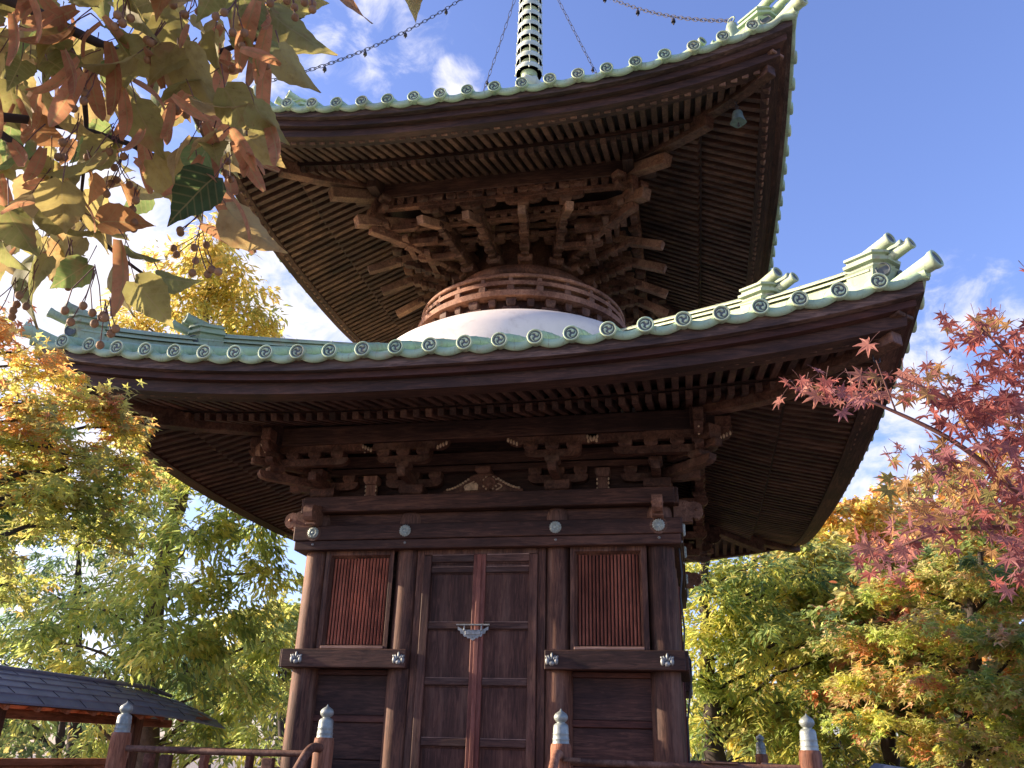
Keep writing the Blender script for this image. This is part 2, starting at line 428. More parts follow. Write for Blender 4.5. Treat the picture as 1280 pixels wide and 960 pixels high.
# walls behind
mb = MB(); mb.bx(-1.70, 1.70, -1.74, -1.70, .95, 4.76, .002); quad('wall', mb, WX, PG)
for s in (-1, 1):
    mb = MB()
    for i, (z0, z1, y) in enumerate(((.97, 1.50, -1.775), (1.506, 1.83, -1.78), (1.90, 2.262, -1.777))): mb.bx(s * .80, s * 1.74, -1.735, y, z0, z1, .003)
    mb.bx(s * .80, s * 1.74, -1.735, -1.80, 1.833, 1.897, .006, 1); mb.bx(s * .80, s * 1.74, -1.735, -1.80, 2.265, 2.315, .004, 1)
    quad('wall_planks', mb, [WX, REDX], PG)

# beams
mb = MB(); mb.bx(-1.937, 1.937, -1.975, -1.62, 3.875, 4.04, .007); quad('top_plate', mb, WX, PG)
mb = MB(); mb.bx(-1.68, 1.68, -1.85, -1.75, 3.70, 3.872, .004); quad('tie_beam', mb, WX, PG)
mb = MB(); mb.bx(-1.99, 1.99, -2.0, -1.80, 3.570, 3.722, .006)
hb = quad('head_beam', mb, WX, PG)
mb = MB(); mb.bx(-1.975, 1.975, -1.982, -1.80, 3.472, 3.567, .006); hb2 = quad('lower_head_beam', mb, WX, PG)
def rosette(x, z, y=-2.0, r=.062):
    mb = MB(); ax = [(1, 0, 0), (0, 0, 1), (0, -1, 0)]
    mb.lathe([(r * .93, -.004), (r * .93, .006), (r * .6, .010)], 24, (x, y, z), ax)
    for k in range(16):
        a = k * math.pi / 8; c, s_ = math.cos(a), math.sin(a)
        mb.ell((x + c * r * .66, y - .008, z + s_ * r * .66), (r * .38, r * .115, .017), [(c, 0, s_), (-s_, 0, c), (0, -1, 0)], 8, 5)
    mb.ell((x, y - .012, z), (r * .27, r * .27, .012), ax, 10, 5)
    return mb
for x in (-B, -C, C, B):
    q = rosette(x, 3.648)
    if abs(x) > 1: q.lathe([(.086, -.003), (.084, .0015)], 20, (x, -2.0, 3.648), [(1, 0, 0), (0, 0, 1), (0, -1, 0)], 1, False)
    quad('rosette', q, [ROSM, TAILW], hb, (0, 1))
    mb = MB(); mb.ell((x, -1.982, 3.53), (.014, .014, .012), [(1, 0, 0), (0, 0, 1), (0, -1, 0)]); quad('nail_cover', mb, SILVER, hb2, (0, 1))
for s in (-1, 1):
    mb = MB(); mb.bx(s * .675, s * 1.962, -1.992, -1.84, 2.318, 2.492, .007); mbm = quad('mid_beam', mb, WX, PG)
    for x in (.745, 1.80):
        q = MB(); ax = [(1, 0, 0), (0, 0, 1), (0, -1, 0)]; x0 = s * x; z0 = 2.40; y0 = -1.992
        q.ell((x0, y0, z0 - .026), (.030, .026, .016), ax)
        for dx in (-.042, .042): q.ell((x0 + dx, y0, z0 - .008), (.020, .036, .014), ax)
        for dx, dz, r in ((0, .034, .036), (-.024, .020, .028), (.024, .020, .028), (-.044, .022, .024), (.044, .022, .024)):
            a = math.atan2(.05, dx) if dx else math.pi / 2
            q.ell((x0 + dx, y0, z0 + dz), (r, .012, .012), [(math.cos(a), 0, math.sin(a)), (-math.sin(a), 0, math.cos(a)), (0, -1, 0)])
        quad('leaf_crest', q, SILVER, mbm, (0, 1))
# windows with vertical slats
for s in (-1, 1):
    mb = MB(); x0, x1 = .905, 1.645; wx0, wx1, wz0, wz1 = .972, 1.566, 2.548, 3.402
    yo, yi = -1.895, -1.845
    def fr(poly):      # a bevelled frame member between an outer and an inner edge
        V = [(s * a, yo, b) for a, b in poly[:2]] + [(s * a, yi, b) for a, b in poly[2:]]
        return V
    om = [(x0, 2.49), (x1, 2.49), (x1, 3.476), (x0, 3.476)]
    md = [(wx0 - .028, wz0 - .02), (wx1 + .028, wz0 - .02), (wx1 + .028, wz1 + .028), (wx0 - .028, wz1 + .028)]
    inn = [(wx0, wz0), (wx1, wz0), (wx1, wz1), (wx0, wz1)]
    for k in range(4):
        j = (k + 1) % 4
        V = [(s * om[k][0], yo, om[k][1]), (s * om[j][0], yo, om[j][1]), (s * md[j][0], yo, md[j][1]), (s * md[k][0], yo, md[k][1]),
             (s * inn[j][0], yi, inn[j][1]), (s * inn[k][0], yi, inn[k][1]), (s * inn[j][0], -1.78, inn[j][1]), (s * inn[k][0], -1.78, inn[k][1])]
        F = [[0, 1, 2, 3], [3, 2, 4, 5], [5, 4, 6, 7]]
        if s < 0: F = [f[::-1] for f in F]
        mb.add(V, F)
    mb.bx(s * (wx0 - .03), s * (wx1 + .03), -1.915, -1.87, wz0 - .045, wz0 - .018, .004, 1)
    win = quad('window', mb, [WZ, WORN_LIT], PG)
    sl_ = MB(); n = 17
    for i in range(n):
        x = s * (wx0 + (wx1 - wx0) * (i + .5) / n); w = .0115
        sl_.prism([(-w, 0), (0, -w * 1.3), (w, 0), (0, w * 1.3)], wz1 - wz0, (x, -1.845, (wz0 + wz1) / 2), (1, 0, 0), (0, 1, 0))
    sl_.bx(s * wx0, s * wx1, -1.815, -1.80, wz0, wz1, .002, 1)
    quad('slat_screen', sl_, [SLAT, SOFF], win)
# doors
dz = [3.335, 3.262, 2.722, 2.205, 1.675, 1.20]
for k in (0, 1, 2, 3):
    pass
mb = MB()
for s in (-1, 1):
    mb.bx(s * .585, s * .66, -1.88, -1.80, .95, 3.474, .004)
mb.bx(-.585, .585, -1.885, -1.80, 3.42, 3.474, .004)
dfr = quad('door_frame', mb, WZ, PG)
for s in (-1, 1):
    mb = MB()
    mb.bx(s * .003, s * .582, -1.872, -1.835, 1.0, 3.412, .003, 0)                     # panel
    mb.bx(s * .500, s * .582, -1.912, -1.872, 1.0, 3.412, .006, 0)                     # outer stile
    mb.bx(s * .003, s * .062, -1.915, -1.872, 1.0, 3.415, .006, 1)                     # meeting stile
    for z, h in ((3.375, .07), (3.262, .055), (2.722, .062), (2.205, .062), (1.675, .066), (1.2, .066)):
        mb.bx(s * .060, s * .502, -1.905, -1.870, z - h / 2, z + h / 2, .007, 2)
        mb.bx(s * .064, s * .498, -1.884, -1.870, z - h / 2 - .014, z - h / 2 - .001, .003, 0)
        mb.bx(s * .066, s * .496, -1.897, -1.870, z + h / 2 + .001, z + h / 2 + .010, .003, 3)  # pale strip above each rail: wear plus the lit top edge, as colour
    if s == 1: mb.bx(-.022, .022, -1.93, -1.914, 1.0, 3.41, .008, 1)
    dl = quad('door', mb, [DOORW, REDZ, DOORX, WORN_LIT], PG)
q = MB()
half = [(0, -.085), (.022, -.072), (.032, -.060), (.048, -.066), (.062, -.046), (.085, -.050), (.098, -.022), (.122, -.020), (.128, .006), (.150, .012), (.152, .046), (.118, .026), (.085, .016), (.0, .014)]
poly = half + [(-x, z) for x, z in half[-2:0:-1]]
q.prism(poly, .012, (-.035, -1.928, 2.665), (1, 0, 0), (0, 0, 1))
q.box((-.035, -1.937, 2.665 - .012), (.15, .012, .04), .003)
q.tube([(-.20, -1.945, 2.725), (.13, -1.945, 2.725)], .008, 8)
for dx in (-.12, .05): q.beam((dx, -1.942, 2.672), (dx, -1.942, 2.735), .014, .012, (0, 1, 0))
o = q.build('door_lock', SILVER, dl[0])

# carved beam noses at the corners
nose = [(0, -.115), (.10, -.115), (.16, -.10), (.185, -.07), (.20, -.085), (.235, -.085), (.27, -.055), (.285, -.01), (.275, .04), (.245, .072), (.20, .085), (.155, .078), (.13, .095), (0, .11)]
for s in (-1, 1):
    mb = MB(); o_ = (s * B, -1.92, 3.832)
    mb.prism(nose, .10, o_, (0, -1, 0), (0, 0, 1)); mb.ell((s * B, -1.92 - .222, 3.835), (.035, .035, .062), [(0, 1, 0), (0, 0, 1), (1, 0, 0)], 12, 6)
    mb.bx(s * B - .055, s * B + .055, -2.10, -1.9, 3.715, 3.735, .004)
    quad('beam_nose', mb, NOSEW, PG)

# ---- lower bracket sets
def block(mb, x, y, z, w=.15, h=.075, ax=None, mi=0):
    a = w / 2; b = w * .36; q = h * .45
    P = [(-b, 0), (b, 0), (a * .93, q * .55), (a, q), (a, h), (-a, h), (-a, q), (-a * .93, q * .55)]
    ax = ax or ((1, 0, 0), (0, 1, 0))
    ux, uy = np.array(ax[0], float), np.array(ax[1], float)
    rings = [(b, 0), (a * .93, q * .55), (a, q), (a, h)]
    V = []
    for r, zz in rings:
        for sx, sy in ((-1, -1), (1, -1), (1, 1), (-1, 1)): V.append(np.array((x, y, z + zz)) + ux * r * sx + uy * r * sy)
    F = [[i * 4 + j, i * 4 + (j + 1) % 4, (i + 1) * 4 + (j + 1) % 4, (i + 1) * 4 + j] for i in range(3) for j in range(4)] + [[3, 2, 1, 0], [12, 13, 14, 15]]
    mb.add(V, F, mi)
def arm(mb, c, L, h=.08, w=.085, ax=(1, 0, 0), mi=0, one=False):
    """boat-shaped bracket arm: flat top, rounded lower ends; c = bottom centre"""
    a = L / 2; e = min(.10, a * .5)
    right = [(a - e, 0), (a - e * .45, h * .10), (a - e * .12, h * .34), (a, h * .62), (a, h)]
    left = [(-x, z) for x, z in right[::-1]]
    if one: left = [(-a, h), (-a, 0)]
    mb.prism(right + left, w, c, ax, (0, 0, 1), mi)
def cloud_end(mb, x, y, z, s, ax, mi):
    """carved cloud scroll under the end of a bearing arm"""
    P = [(0, 0), (.05, .0), (.10, .018), (.135, .05), (.15, .085), (0, .085)]
    mb.prism([(s * a, b) for a, b in P], .075, (x, y, z), ax, (0, 0, 1), 0)
    for i in range(4):
        t = .03 + i * .03
        mb.ell(np.array((x, y, z)) + np.array(ax) * s * t + np.array((0, -.036 if ax[0] else 0, .012 + i * .014)), (.014, .012, .024), None, 8, 5, mi)
yo = -2.2
def bracket(x, corner=0):
    mb = MB()
    block(mb, x, -1.81, 4.04, .26, .115)
    arm(mb, (x, -1.81, 4.15), .62, .085, .09)
    for dx in (-.235, 0, .235): block(mb, x + dx, -1.81, 4.232, .135, .075)
    mb.beam((x, -1.7, 4.20), (x, -2.26, 4.20), .085, .085, ch=.01)
    arm(mb, (x, -2.14, 4.155), .3, .085, .083, (0, -1, 0))
    block(mb, x, yo, 4.238, .145, .062)
    arm(mb, (x, yo, 4.300), .56, .075, .085)
    for dx in (-.215, 0, .215): block(mb, x + dx, yo, 4.372, .14, .068)
    mb.bx(x - .34, x + .34, yo - .042, yo + .042, 4.440, 4.522, .004)
    for s in (-1, 1): cloud_end(mb, x + s * .33, yo, 4.438, s, (1, 0, 0), 1)
    return mb
for x in (-C, C): quad('bracket_set', bracket(x), [WN, GILT], PG)
# corner sets: arms along both walls and one on the diagonal
def corner_bracket():
    mb = MB(); x, y = B, -B
    block(mb, x, y, 4.04, .27, .115)
    for ax, q in (((1, 0, 0), 0), ((0, -1, 0), 1)):
        a = np.array(ax, float)
        oth = np.array((0, -1, 0) if q == 0 else (1, 0, 0), float)
        base = np.array((x, y, 0.))
        dz_ = q * .002
        arm(mb, base + (0, 0, 4.15 + dz_), .72, .085, .09, ax)
        for t in (-.26, .26): 
            p = base + a * t; block(mb, p[0], p[1], 4.233 + dz_, .135, .075)
        p = base + oth * .426 + a * .10
        arm(mb, p + (0, 0, 4.300 + dz_), 1.0, .075, .085, ax)
        for t in (-.38, -.13, .12, .36):
            r = p + a * t; block(mb, r[0], r[1], 4.373 + dz_, .135, .066)
        pc = base + oth * .426
        e0, e1 = pc - a * .55, pc + a * .72
        mb.beam(e0 + (0, 0, 4.482 + dz_), e1 + (0, 0, 4.482 + dz_), .084, .08)
        cloud_end(mb, *(pc - a * .53 + (0, 0, 4.440)), -1, tuple(a), 1); cloud_end(mb, *(pc + a * .60 + (0, 0, 4.415)), 1, tuple(a), 1)
        mb.beam(pc - a * .1 + (0, 0, 4.585 + dz_), pc + a * .74 + (0, 0, 4.585 + dz_), .10, .13, ch=.012)
        mb.beam(pc + (0, 0, 4.20 + dz_), base - oth * .1 + (0, 0, 4.20 + dz_), .085, .085)
    d = unitv((1, -1, 0)); pp = np.array((1, 1, 0)) / math.sqrt(2)
    arm(mb, np.array((x, y, 4.157)) + d * .42, .70, .085, .09, tuple(d))
    c = np.array((x, y, 0)) + d * .602; block(mb, c[0], c[1], 4.24, .16, .062, (tuple(d), tuple(pp)))
    mb.beam(np.array((x, y, 4.34)) + d * .2, np.array((x, y, 4.34)) + d * .86, .1, .08, ch=.012)
    c = np.array((x, y, 0)) + d * .74; block(mb, c[0], c[1], 4.382, .16, .14, (tuple(d), tuple(pp)))
    return mb
quad('corner_bracket_set', corner_bracket(), [WN, GILT], PG)
# wall strip between brackets, struts and frog-leg strut
mb = MB(); mb.bx(-1.72, 1.72, -1.85, -1.77, 4.31, 4.375, .004); mb.bx(-1.72, 1.72, -1.84, -1.77, 4.395, 4.52, .004); quad('wall_beam', mb, WX, PG)
for s in (-1, 1):
    mb = MB(); x = s * 1.235
    mb.prism([(-.062, 0), (.062, 0), (.050, .075), (.056, .09), (.050, .145), (-.050, .145), (-.056, .09), (-.050, .075)], .07, (x, -1.845, 4.04), (1, 0, 0), (0, 0, 1))
    for e in (-1, 1):
        for z in (.02, .075, .12): mb.ell((x + e * .058, -1.88, 4.045 + z), (.010, .010, .016), None, 6, 4, 1)
    block(mb, x, -1.845, 4.187, .15, .085)
    quad('strut', mb, [CAPW, GILT], PG)
mb = MB()
L = [(.43, 0), (.42, .055), (.32, .075), (.21, .13), (.135, .20), (.07, .225)]
mb.prism(L + [(-a, b) for a, b in L[::-1]], .06, (-.01, -1.835, 4.042), (1, 0, 0), (0, 0, 1))
for e in (-1, 1):
    for i in range(9):
        t = i / 8; mb.ell((-.01 + e * (.16 + .22 * t), -1.868, 4.105 + .105 * (1 - t) ** 1.5), (.016, .010, .013), None, 8, 5, 1)
    mb.tube([(-.01 + e * (.14 + .06 * math.sin(k * .5)), -1.866, 4.09 + .012 * k) for k in range(9)], .008, 6, mi=1)
mb.prism([(-.195, 0), (-.055, 0), (-.05, .055), (-.075, .08), (-.10, .07), (-.125, .085), (-.15, .06), (-.178, .045)], .012, (-.01, -1.872, 4.092), (1, 0, 0), (0, 0, 1), 1)
ax = [(1, 0, 0), (0, 0, 1), (0, -1, 0)]
mb.lathe([(.066, 0), (.066, .018), (.052, .02), (.048, .008), (.03, .012), (.012, .024)], 20, (.062, -1.868, 4.165), ax)
for k in range(12):
    a = k * math.pi / 6; mb.ell((.062 + .075 * math.cos(a), -1.872, 4.165 + .072 * math.sin(a)), (.014, .012, .014), ax, 7, 5, 1 if k % 3 else 0)
block(mb, -.01, -1.84, 4.265, .16, .07)
quad('frog_leg_strut', mb, [WN, GILT], PG)
mb = MB(); mb.bx(-2.36, 2.36, yo - .075, yo + .075, 4.525, 4.72, .008); quad('purlin', mb, WX, PG)

# ------------------------------------------------------------------ roofs
class Roof: pass
LO = Roof(); LO.E = 3.966; LO.S = .30; LO.n = 13; LO.z0 = 4.735; LO.a = .293; LO.xr = 3.6; LO.p = 2.484; LO.s1 = .50; LO.s2 = -.035; LO.top = 1.35
UP = Roof(); UP.E = 3.404; UP.S = .2943; UP.n = 11; UP.z0 = 8.0; UP.a = .383; UP.xr = 2.98; UP.p = 2.70; UP.s1 = .48; UP.s2 = .10; UP.top = .42
def curve(R, x): return R.a * np.abs(np.asarray(x, float) / R.xr) ** R.p
def surf(R, x, y):
    y = np.abs(y); t = R.E - y
    return R.z0 + R.s1 * t + R.s2 * t * np.abs(t) + curve(R, x) * (np.clip(y, 0, 9) / R.E) ** 2
def kf(R, x, y): return curve(R, x) * (abs(y) / R.E) ** 2
N_ = np.array
def sweep(R, prof, n=40, closed=True):
    """a board of cross-section prof [(y, dz)] running along one eave, mitred at the corners"""
    mb = MB(); us = np.linspace(-1, 1, n + 1); G = []
    P = prof + [prof[0]]
    for y, dz in P: G.append([(u * y, -y, R.z0 + dz + kf(R, u * y, y)) for u in us])
    mb.sheet(G, 0, False)
    return mb
def tile_positions(R):
    if R is LO: return [(k - 12) * .3 for k in range(25)]
    return [2.965 - R.S * k for k in range(21)]
UPX = tile_positions(UP); UPX = [x - (UPX[0] + UPX[-1]) / 2 + .0 for x in UPX] if False else [2.965 - .2943 * k for k in range(21)]

def roof_tiles(R, xs, side_name):
    mb = MB()
    # pan surface
    ts = np.linspace(0, 1, 16); us = np.linspace(-1, 1, 101)
    G = []
    for t in ts:
        y = R.E + (R.top - R.E) * t
        row = []
        for u in us:
            x = u * y; dip = .022 * math.cos(2 * math.pi * (x - xs[0]) / R.S) - .022
            row.append((x, -y, surf(R, x, y) + dip - .01))
        G.append(row)
    mb.sheet(G, 0, True, False)
    # seams of the copper sheets
    # rolls
    for x in xs:
        yt = max(abs(x) + .05, R.top); ys = np.linspace(R.E - .01, yt, max(3, int((R.E - yt) / .22) + 2))
        if R.E - yt < .12: continue
        mb.tube([(x, -y, float(surf(R, x, y)) + .005) for y in ys], .060, 10, False, 0)
        for y in np.arange(R.E - .30, yt, -.42):
            mb.tube([(x, -y, float(surf(R, x, y)) + .005), (x, -y + .03, float(surf(R, x, y - .03)) + .005)], .0635, 10, True, 0)
    # scalloped lip
    m_ = 301; X = np.linspace(-R.E - .01, R.E + .01, m_)
    ph = np.abs(np.sin(math.pi * (X - xs[0]) / R.S))
    zc = R.z0 + kf(R, X, R.E)
    top = zc + .012 - .035 * ph ** 1.5; bot = zc - .052 - .045 * ph
    yf = -R.E
    A = np.stack([X, 0 * X + yf + .004 + .0 * X, top], 1); Bq = np.stack([X, 0 * X + yf - .008, (top + bot) / 2], 1); Cq = np.stack([X, 0 * X + yf + .004, bot], 1); Dq = np.stack([X, 0 * X + yf + .05, bot + .012], 1)
    A0 = np.stack([X, 0 * X + yf + .06, top + .015], 1)
    mb.sheet([A0, A, Bq, Cq, Dq], 0, True, True)
    return mb
def eave_tile(R, x):
    z = R.z0 + float(kf(R, x, R.E)) + .0; y = -R.E
    mb = MB(); ax = [(1, 0, 0), (0, 0, 1), (0, -1, 0)]
    r = .069
    mb.lathe([(r * .86, -.12), (r * .9, -.05), (r * .93, .0), (r, .012), (r, .03), (r * .88, .036), (r * .80, .030), (r * .76, .020)], 22, (x, y, z), ax, 0)
    mb.lathe([(r * .765, .0), (r * .765, .0235)], 22, (x, y, z), ax, 1, False)
    for k in range(3):           # three commas
        a0 = k * 2 * math.pi / 3 + .6 + (x * 7 % 1)
        mb.ell((x + r * .36 * math.cos(a0), y - .0235, z + r * .36 * math.sin(a0)), (r * .21, r * .21, .008), ax, 10, 5, 0)
        pts = [(x + r * (.40 + .055 * i) * math.cos(a0 + .42 * i), y - .0245, z + r * (.40 + .055 * i) * math.sin(a0 + .42 * i)) for i in range(5)]
        mb.tube(pts, [r * .15, r * .13, r * .10, r * .07, r * .03], 6, True, 0)
    return mb
for R, nm in ((LO, 'lower'), (UP, 'upper')):
    xs = tile_positions(LO) if R is LO else UPX
    rt = quad('tiled_roof_slope', roof_tiles(R, xs, nm), PAT if R is LO else PAT, PG)
    R.tiles = rt
    rest = MB()
    for x in xs:
        if R is UP and abs(x) > 3.1: continue
        et = eave_tile(R, x)
        for k in (0, 1):
            et2 = et; o = None
        quad('eave_tile', et, [PAT, PATD], rt, (0, 1))
        rest.merge(et)
    quad('eave_tile', rest, [PAT, PATD], rt, (2, 3))[2]['kind'] = 'stuff'
    for k in (3,): [c for c in rt[k].children if c.name.startswith('eave_tile')][0]['kind'] = 'stuff'
# boards under the eaves
LB = [('stained', [(3.93, -.055), (3.93, -.155), (3.60, -.155), (3.60, -.055)], STAIN), ('red', [(3.872, -.157), (3.872, -.215), (3.58, -.215), (3.58, -.157)], REDX),
      ('kaya', [(3.81, -.217), (3.80, -.318), (3.62, -.318), (3.62, -.217)], WX)]
UB = [('stained', [(3.36, -.045), (3.36, -.135), (3.05, -.135), (3.05, -.045)], STAIN), ('red', [(3.30, -.137), (3.30, -.21), (3.02, -.21), (3.02, -.137)], WX),
      ('kaya', [(3.235, -.212), (3.225, -.292), (3.05, -.292), (3.05, -.212)], WX)]
for R, bs in ((LO, LB), (UP, UB)):
    for nm, pr, mt in bs: quad('eave_board', sweep(R, pr), mt, PG)
# rafters.  zf(x,y): underside of the flying rafters, zj: underside of the base rafters
def zf(R, x, y):
    y = abs(y)
    if R is LO: return 4.422 + .24 * (3.69 - y) + kf(R, x, max(y, 2.9)) * .97
    return 7.690 + .475 * (3.14 - y) + kf(R, x, max(y, 2.3)) * .97
def zj(R, x, y):
    y = abs(y)
    if R is LO: return 4.500 + .315 * (2.97 - y) + kf(R, x, y)
    return 7.905 + .455 * (2.42 - y) + kf(R, x, y)
def rafter(mb, R, x, fly):
    if fly: y0, y1 = (3.70, 2.72) if R is LO else (3.14, 2.2); w, h = (.062, .074) if R is LO else (.064, .070); z = zf
    else: y0, y1 = (2.97, 1.80) if R is LO else (2.42, 1.2); w, h = (.062, .078) if R is LO else (.065, .074); z = zj
    y1 = max(y1, abs(x) - .02)
    if y1 > y0 - .05: return False
    n = 2
    p0 = N_((x, -y0, z(R, x, y0) + h / 2)); p1 = N_((x, -y1, z(R, x, y1) + h / 2))
    j = rnd.uniform(-.006, .006)
    mb.beam(p0 + N_((j * .6, j, 0)), p1, w, h, ch=.005)
    if not fly: return True
    d_ = unitv(p1 - p0); mb.beam(p0 + N_((j * .6, j, 0)) - d_ * .003, p0 + N_((j * .6, j, 0)) + d_ * .016, w + .003, h + .003, ch=.006, mi=2); return True
LXS = [(i - 29.5) * .1215 for i in range(60)]; UXS = [(i - 25.5) * .1175 for i in range(52)]
for fly, nm in ((True, 'flying_rafter'), (False, 'base_rafter')):
    rest = MB(); cnt = 0
    for R, XS in ((LO, LXS), (UP, UXS)):
        side = MB()
        for x in XS:
            mb = MB()
            if not rafter(mb, R, x, fly): continue
            side.merge(mb)
            keep = (R is LO or abs(x + .25) < 2.45) and cnt < 100
            if keep: mb.build(nm, [RY, RX, REND], PG); cnt += 1
            else: rest.merge(mb)
        for k in (1, 2, 3):
            r = side.rot(k); r.m = [q if q == 2 else (1 if k % 2 else 0) for q in r.m]; rest.merge(r)
    rest.build(nm, [RY, RX, REND], PG, kind='stuff')
# soffit boards over the rafters, and the beam that carries the flying rafters
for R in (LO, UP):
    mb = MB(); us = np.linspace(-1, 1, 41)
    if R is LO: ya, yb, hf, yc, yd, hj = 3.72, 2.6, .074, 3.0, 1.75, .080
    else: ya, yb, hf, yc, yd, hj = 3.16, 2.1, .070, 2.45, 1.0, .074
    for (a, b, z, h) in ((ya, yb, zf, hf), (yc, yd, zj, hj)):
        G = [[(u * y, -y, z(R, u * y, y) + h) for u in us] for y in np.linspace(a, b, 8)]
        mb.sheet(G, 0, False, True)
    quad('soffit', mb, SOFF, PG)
    y0 = 2.96 if R is LO else 2.41
    mb = MB(); G = []
    zb = lambda x, y: zj(R, x, y0) + (.080 if R is LO else .074)
    zt = lambda x, y: zf(R, x, y0) + .012
    for y, z in ((y0 + .035, zb), (y0 - .06, zb), (y0 - .06, zt), (y0 + .035, zt), (y0 + .035, zb)):
        G.append([(u * y, -y, z(u * y, y)) for u in us])
    mb.sheet(G, 0, False, True); quad('eave_girder', mb, WX, PG)
# hip rafters
def hip(R):
    d = unitv((1, -1, 0)); mb = MB(); cap = MB()
    if R is LO: a0, a1, w, h, b0, b1 = 3.73, 2.7, .13, .17, 3.13, 1.75
    else: a0, a1, w, h, b0, b1 = 3.14, 2.2, .12, .15, 2.53, 1.1
    P = lambda q, z, off: N_((q, -q, float(z(R, q, q)) + off))
    qs = np.linspace(a0, a1, 5)
    for i in range(4):
        mb.beam(P(qs[i], zf, .0), P(qs[i + 1] - .015, zf, .0), w, h, ch=.006)
    qs = np.linspace(b0, b1, 5)
    for i in range(4):
        mb.beam(P(qs[i], zj, -.01), P(qs[i + 1] - .015, zj, -.01), w * 1.08, h, ch=.006)
    cap.beam(P(a0 + .075, zf, h / 2 + .025) + N_((0, 0, .012)), P(a0 - .35, zf, h / 2 + .022), w * 1.5, .04, ch=.010)
    hk = MB(); 
    hp = P(a0 - .16, zf, -h / 2); 
    hk.tube([hp + N_((0, 0, .03)), hp, hp + N_((0, 0, -.05)), hp + N_((.02, .0, -.075)), hp + N_((.045, 0, -.06)), hp + N_((.045, 0, -.035))], .007, 7)
    return mb, cap, hk
for R in (LO, UP):
    a, b, c = hip(R); hr = quad('hip_rafter', a, WN, PG); quad('cap_plank', b, TAILW, hr)
    if R is LO: quad('bell_hook', c, IRON, hr)
# ridges on the hips
dd = unitv((1, -1, 0)); pp = N_((1, 1, 0)) / math.sqrt(2)
def ridge(R):
    mb = MB()
    if R is LO: segs = [(3.70, 2.86, .00), (2.92, 1.30, .05)]
    else: segs = [(3.16, 2.36, .0), (2.42, .45, .05)]
    for s0, s1, ex in segs:
        qs = np.linspace(s0, s1, 12)
        ctr = [N_((q, -q, float(surf(R, q, q)))) for q in qs]
        for (w0, w1, z0, z1) in ((.15, .13, -.06, .085 + ex), (.165, .165, .085 + ex, .105 + ex), (.115, .10, .105 + ex, .15 + ex), (.13, .13, .15 + ex, .168 + ex)):
            G = []
            for c in ctr:
                G.append([c - pp * w0 + (0, 0, z0), c - pp * w1 + (0, 0, z1), c + pp * w1 + (0, 0, z1), c + pp * w0 + (0, 0, z0)])
            mb.sheet(G, 0, False)
            mb.add(G[0], [[0, 1, 2, 3]])
        mb.tube([c + (0, 0, .175 + ex) for c in ctr], .066, 12, True, 0)
        for i in range(1, 11, 2):
            mb.tube([ctr[i] + (0, 0, .175 + ex), ctr[i] * .92 + ctr[i + 1] * .08 + (0, 0, .175 + ex)], .070, 12, True, 0)
    return mb
def ridge_end(R, q, ex):
    """stepped, flaring end block with three tube tiles pointing outwards"""
    mb = MB(); c = N_((q, -q, float(surf(R, q, q)))); t = (float(surf(R, q - .2, q - .2)) - float(surf(R, q + .05, q + .05))) / (.25 * math.sqrt(2))
    f = unitv(dd - N_((0, 0, t * .55)))
    up = unitv(N_((0, 0, 1)) + dd * t * .55)
    def lev(h, w, l0, l1): # a hexagonal ring
        return [c + up * h + f * a + pp * b for a, b in ((-l0, -w), (l1 * .55, -w), (l1, -w * .45), (l1, w * .45), (l1 * .55, w), (-l0, w))]
    L = [lev(.0, .135, .16, .10), lev(.10 + ex, .16, .165, .15), lev(.122 + ex, .175, .17, .17), lev(.126 + ex, .135, .16, .13), lev(.168 + ex, .14, .165, .14), lev(.171 + ex, .178, .175, .175), lev(.196 + ex, .183, .175, .18), lev(.199 + ex, .14, .16, .135), lev(.238 + ex, .145, .165, .14), lev(.241 + ex, .17, .17, .165), lev(.262 + ex, .172, .17, .165), lev(.266 + ex, .12, .16, .11), lev(.31 + ex, .09, .16, .09)]
    n = 6; V = [p for r in L for p in r]
    F = [[i * n + j, i * n + (j + 1) % n, (i + 1) * n + (j + 1) % n, (i + 1) * n + j] for i in range(len(L) - 1) for j in range(n)] + [[len(V) - n + j for j in range(n)], list(range(n))[::-1]]
    mb.add(V, F)
    ax_ = lambda dv: [unitv(np.cross(dv, pp)) * 1.0, pp, dv]
    def tubetile(o, dv, r, Ln):
        a = unitv(dv); e1 = unitv(np.cross(pp, a)); 
        mb.lathe([(r * .9, -Ln), (r * .92, -.02), (r * 1.05, 0), (r * 1.05, .018), (r * .8, .02), (r * .75, .008)], 16, o, [e1, np.cross(a, e1), a])
        mb.lathe([(r * .74, .0), (r * .74, .009)], 16, o, [e1, np.cross(a, e1), a], 1, False)
    fu = unitv(dd + N_((0, 0, .16)))
    for s in (-1, 1): tubetile(c + up * (.335 + ex) + f * .20 + pp * s * .085, unitv(fu + pp * s * .10), .053, .40)
    tubetile(c + up * (.275 + ex) + f * .32, unitv(fu + N_((0, 0, .1))), .048, .22)
    e1 = unitv(np.cross(pp, f))
    for s in (-1, 1): 
        a = unitv(f * .55 + pp * s * .8)
        e1 = unitv(np.cross(up, a)); mb.lathe([(.058, -.03), (.058, .008), (.047, .01), (.044, .0)], 16, c + up * (.085 + ex) + f * .135 + pp * s * .105, [e1, np.cross(a, e1), a], 1)
    return mb
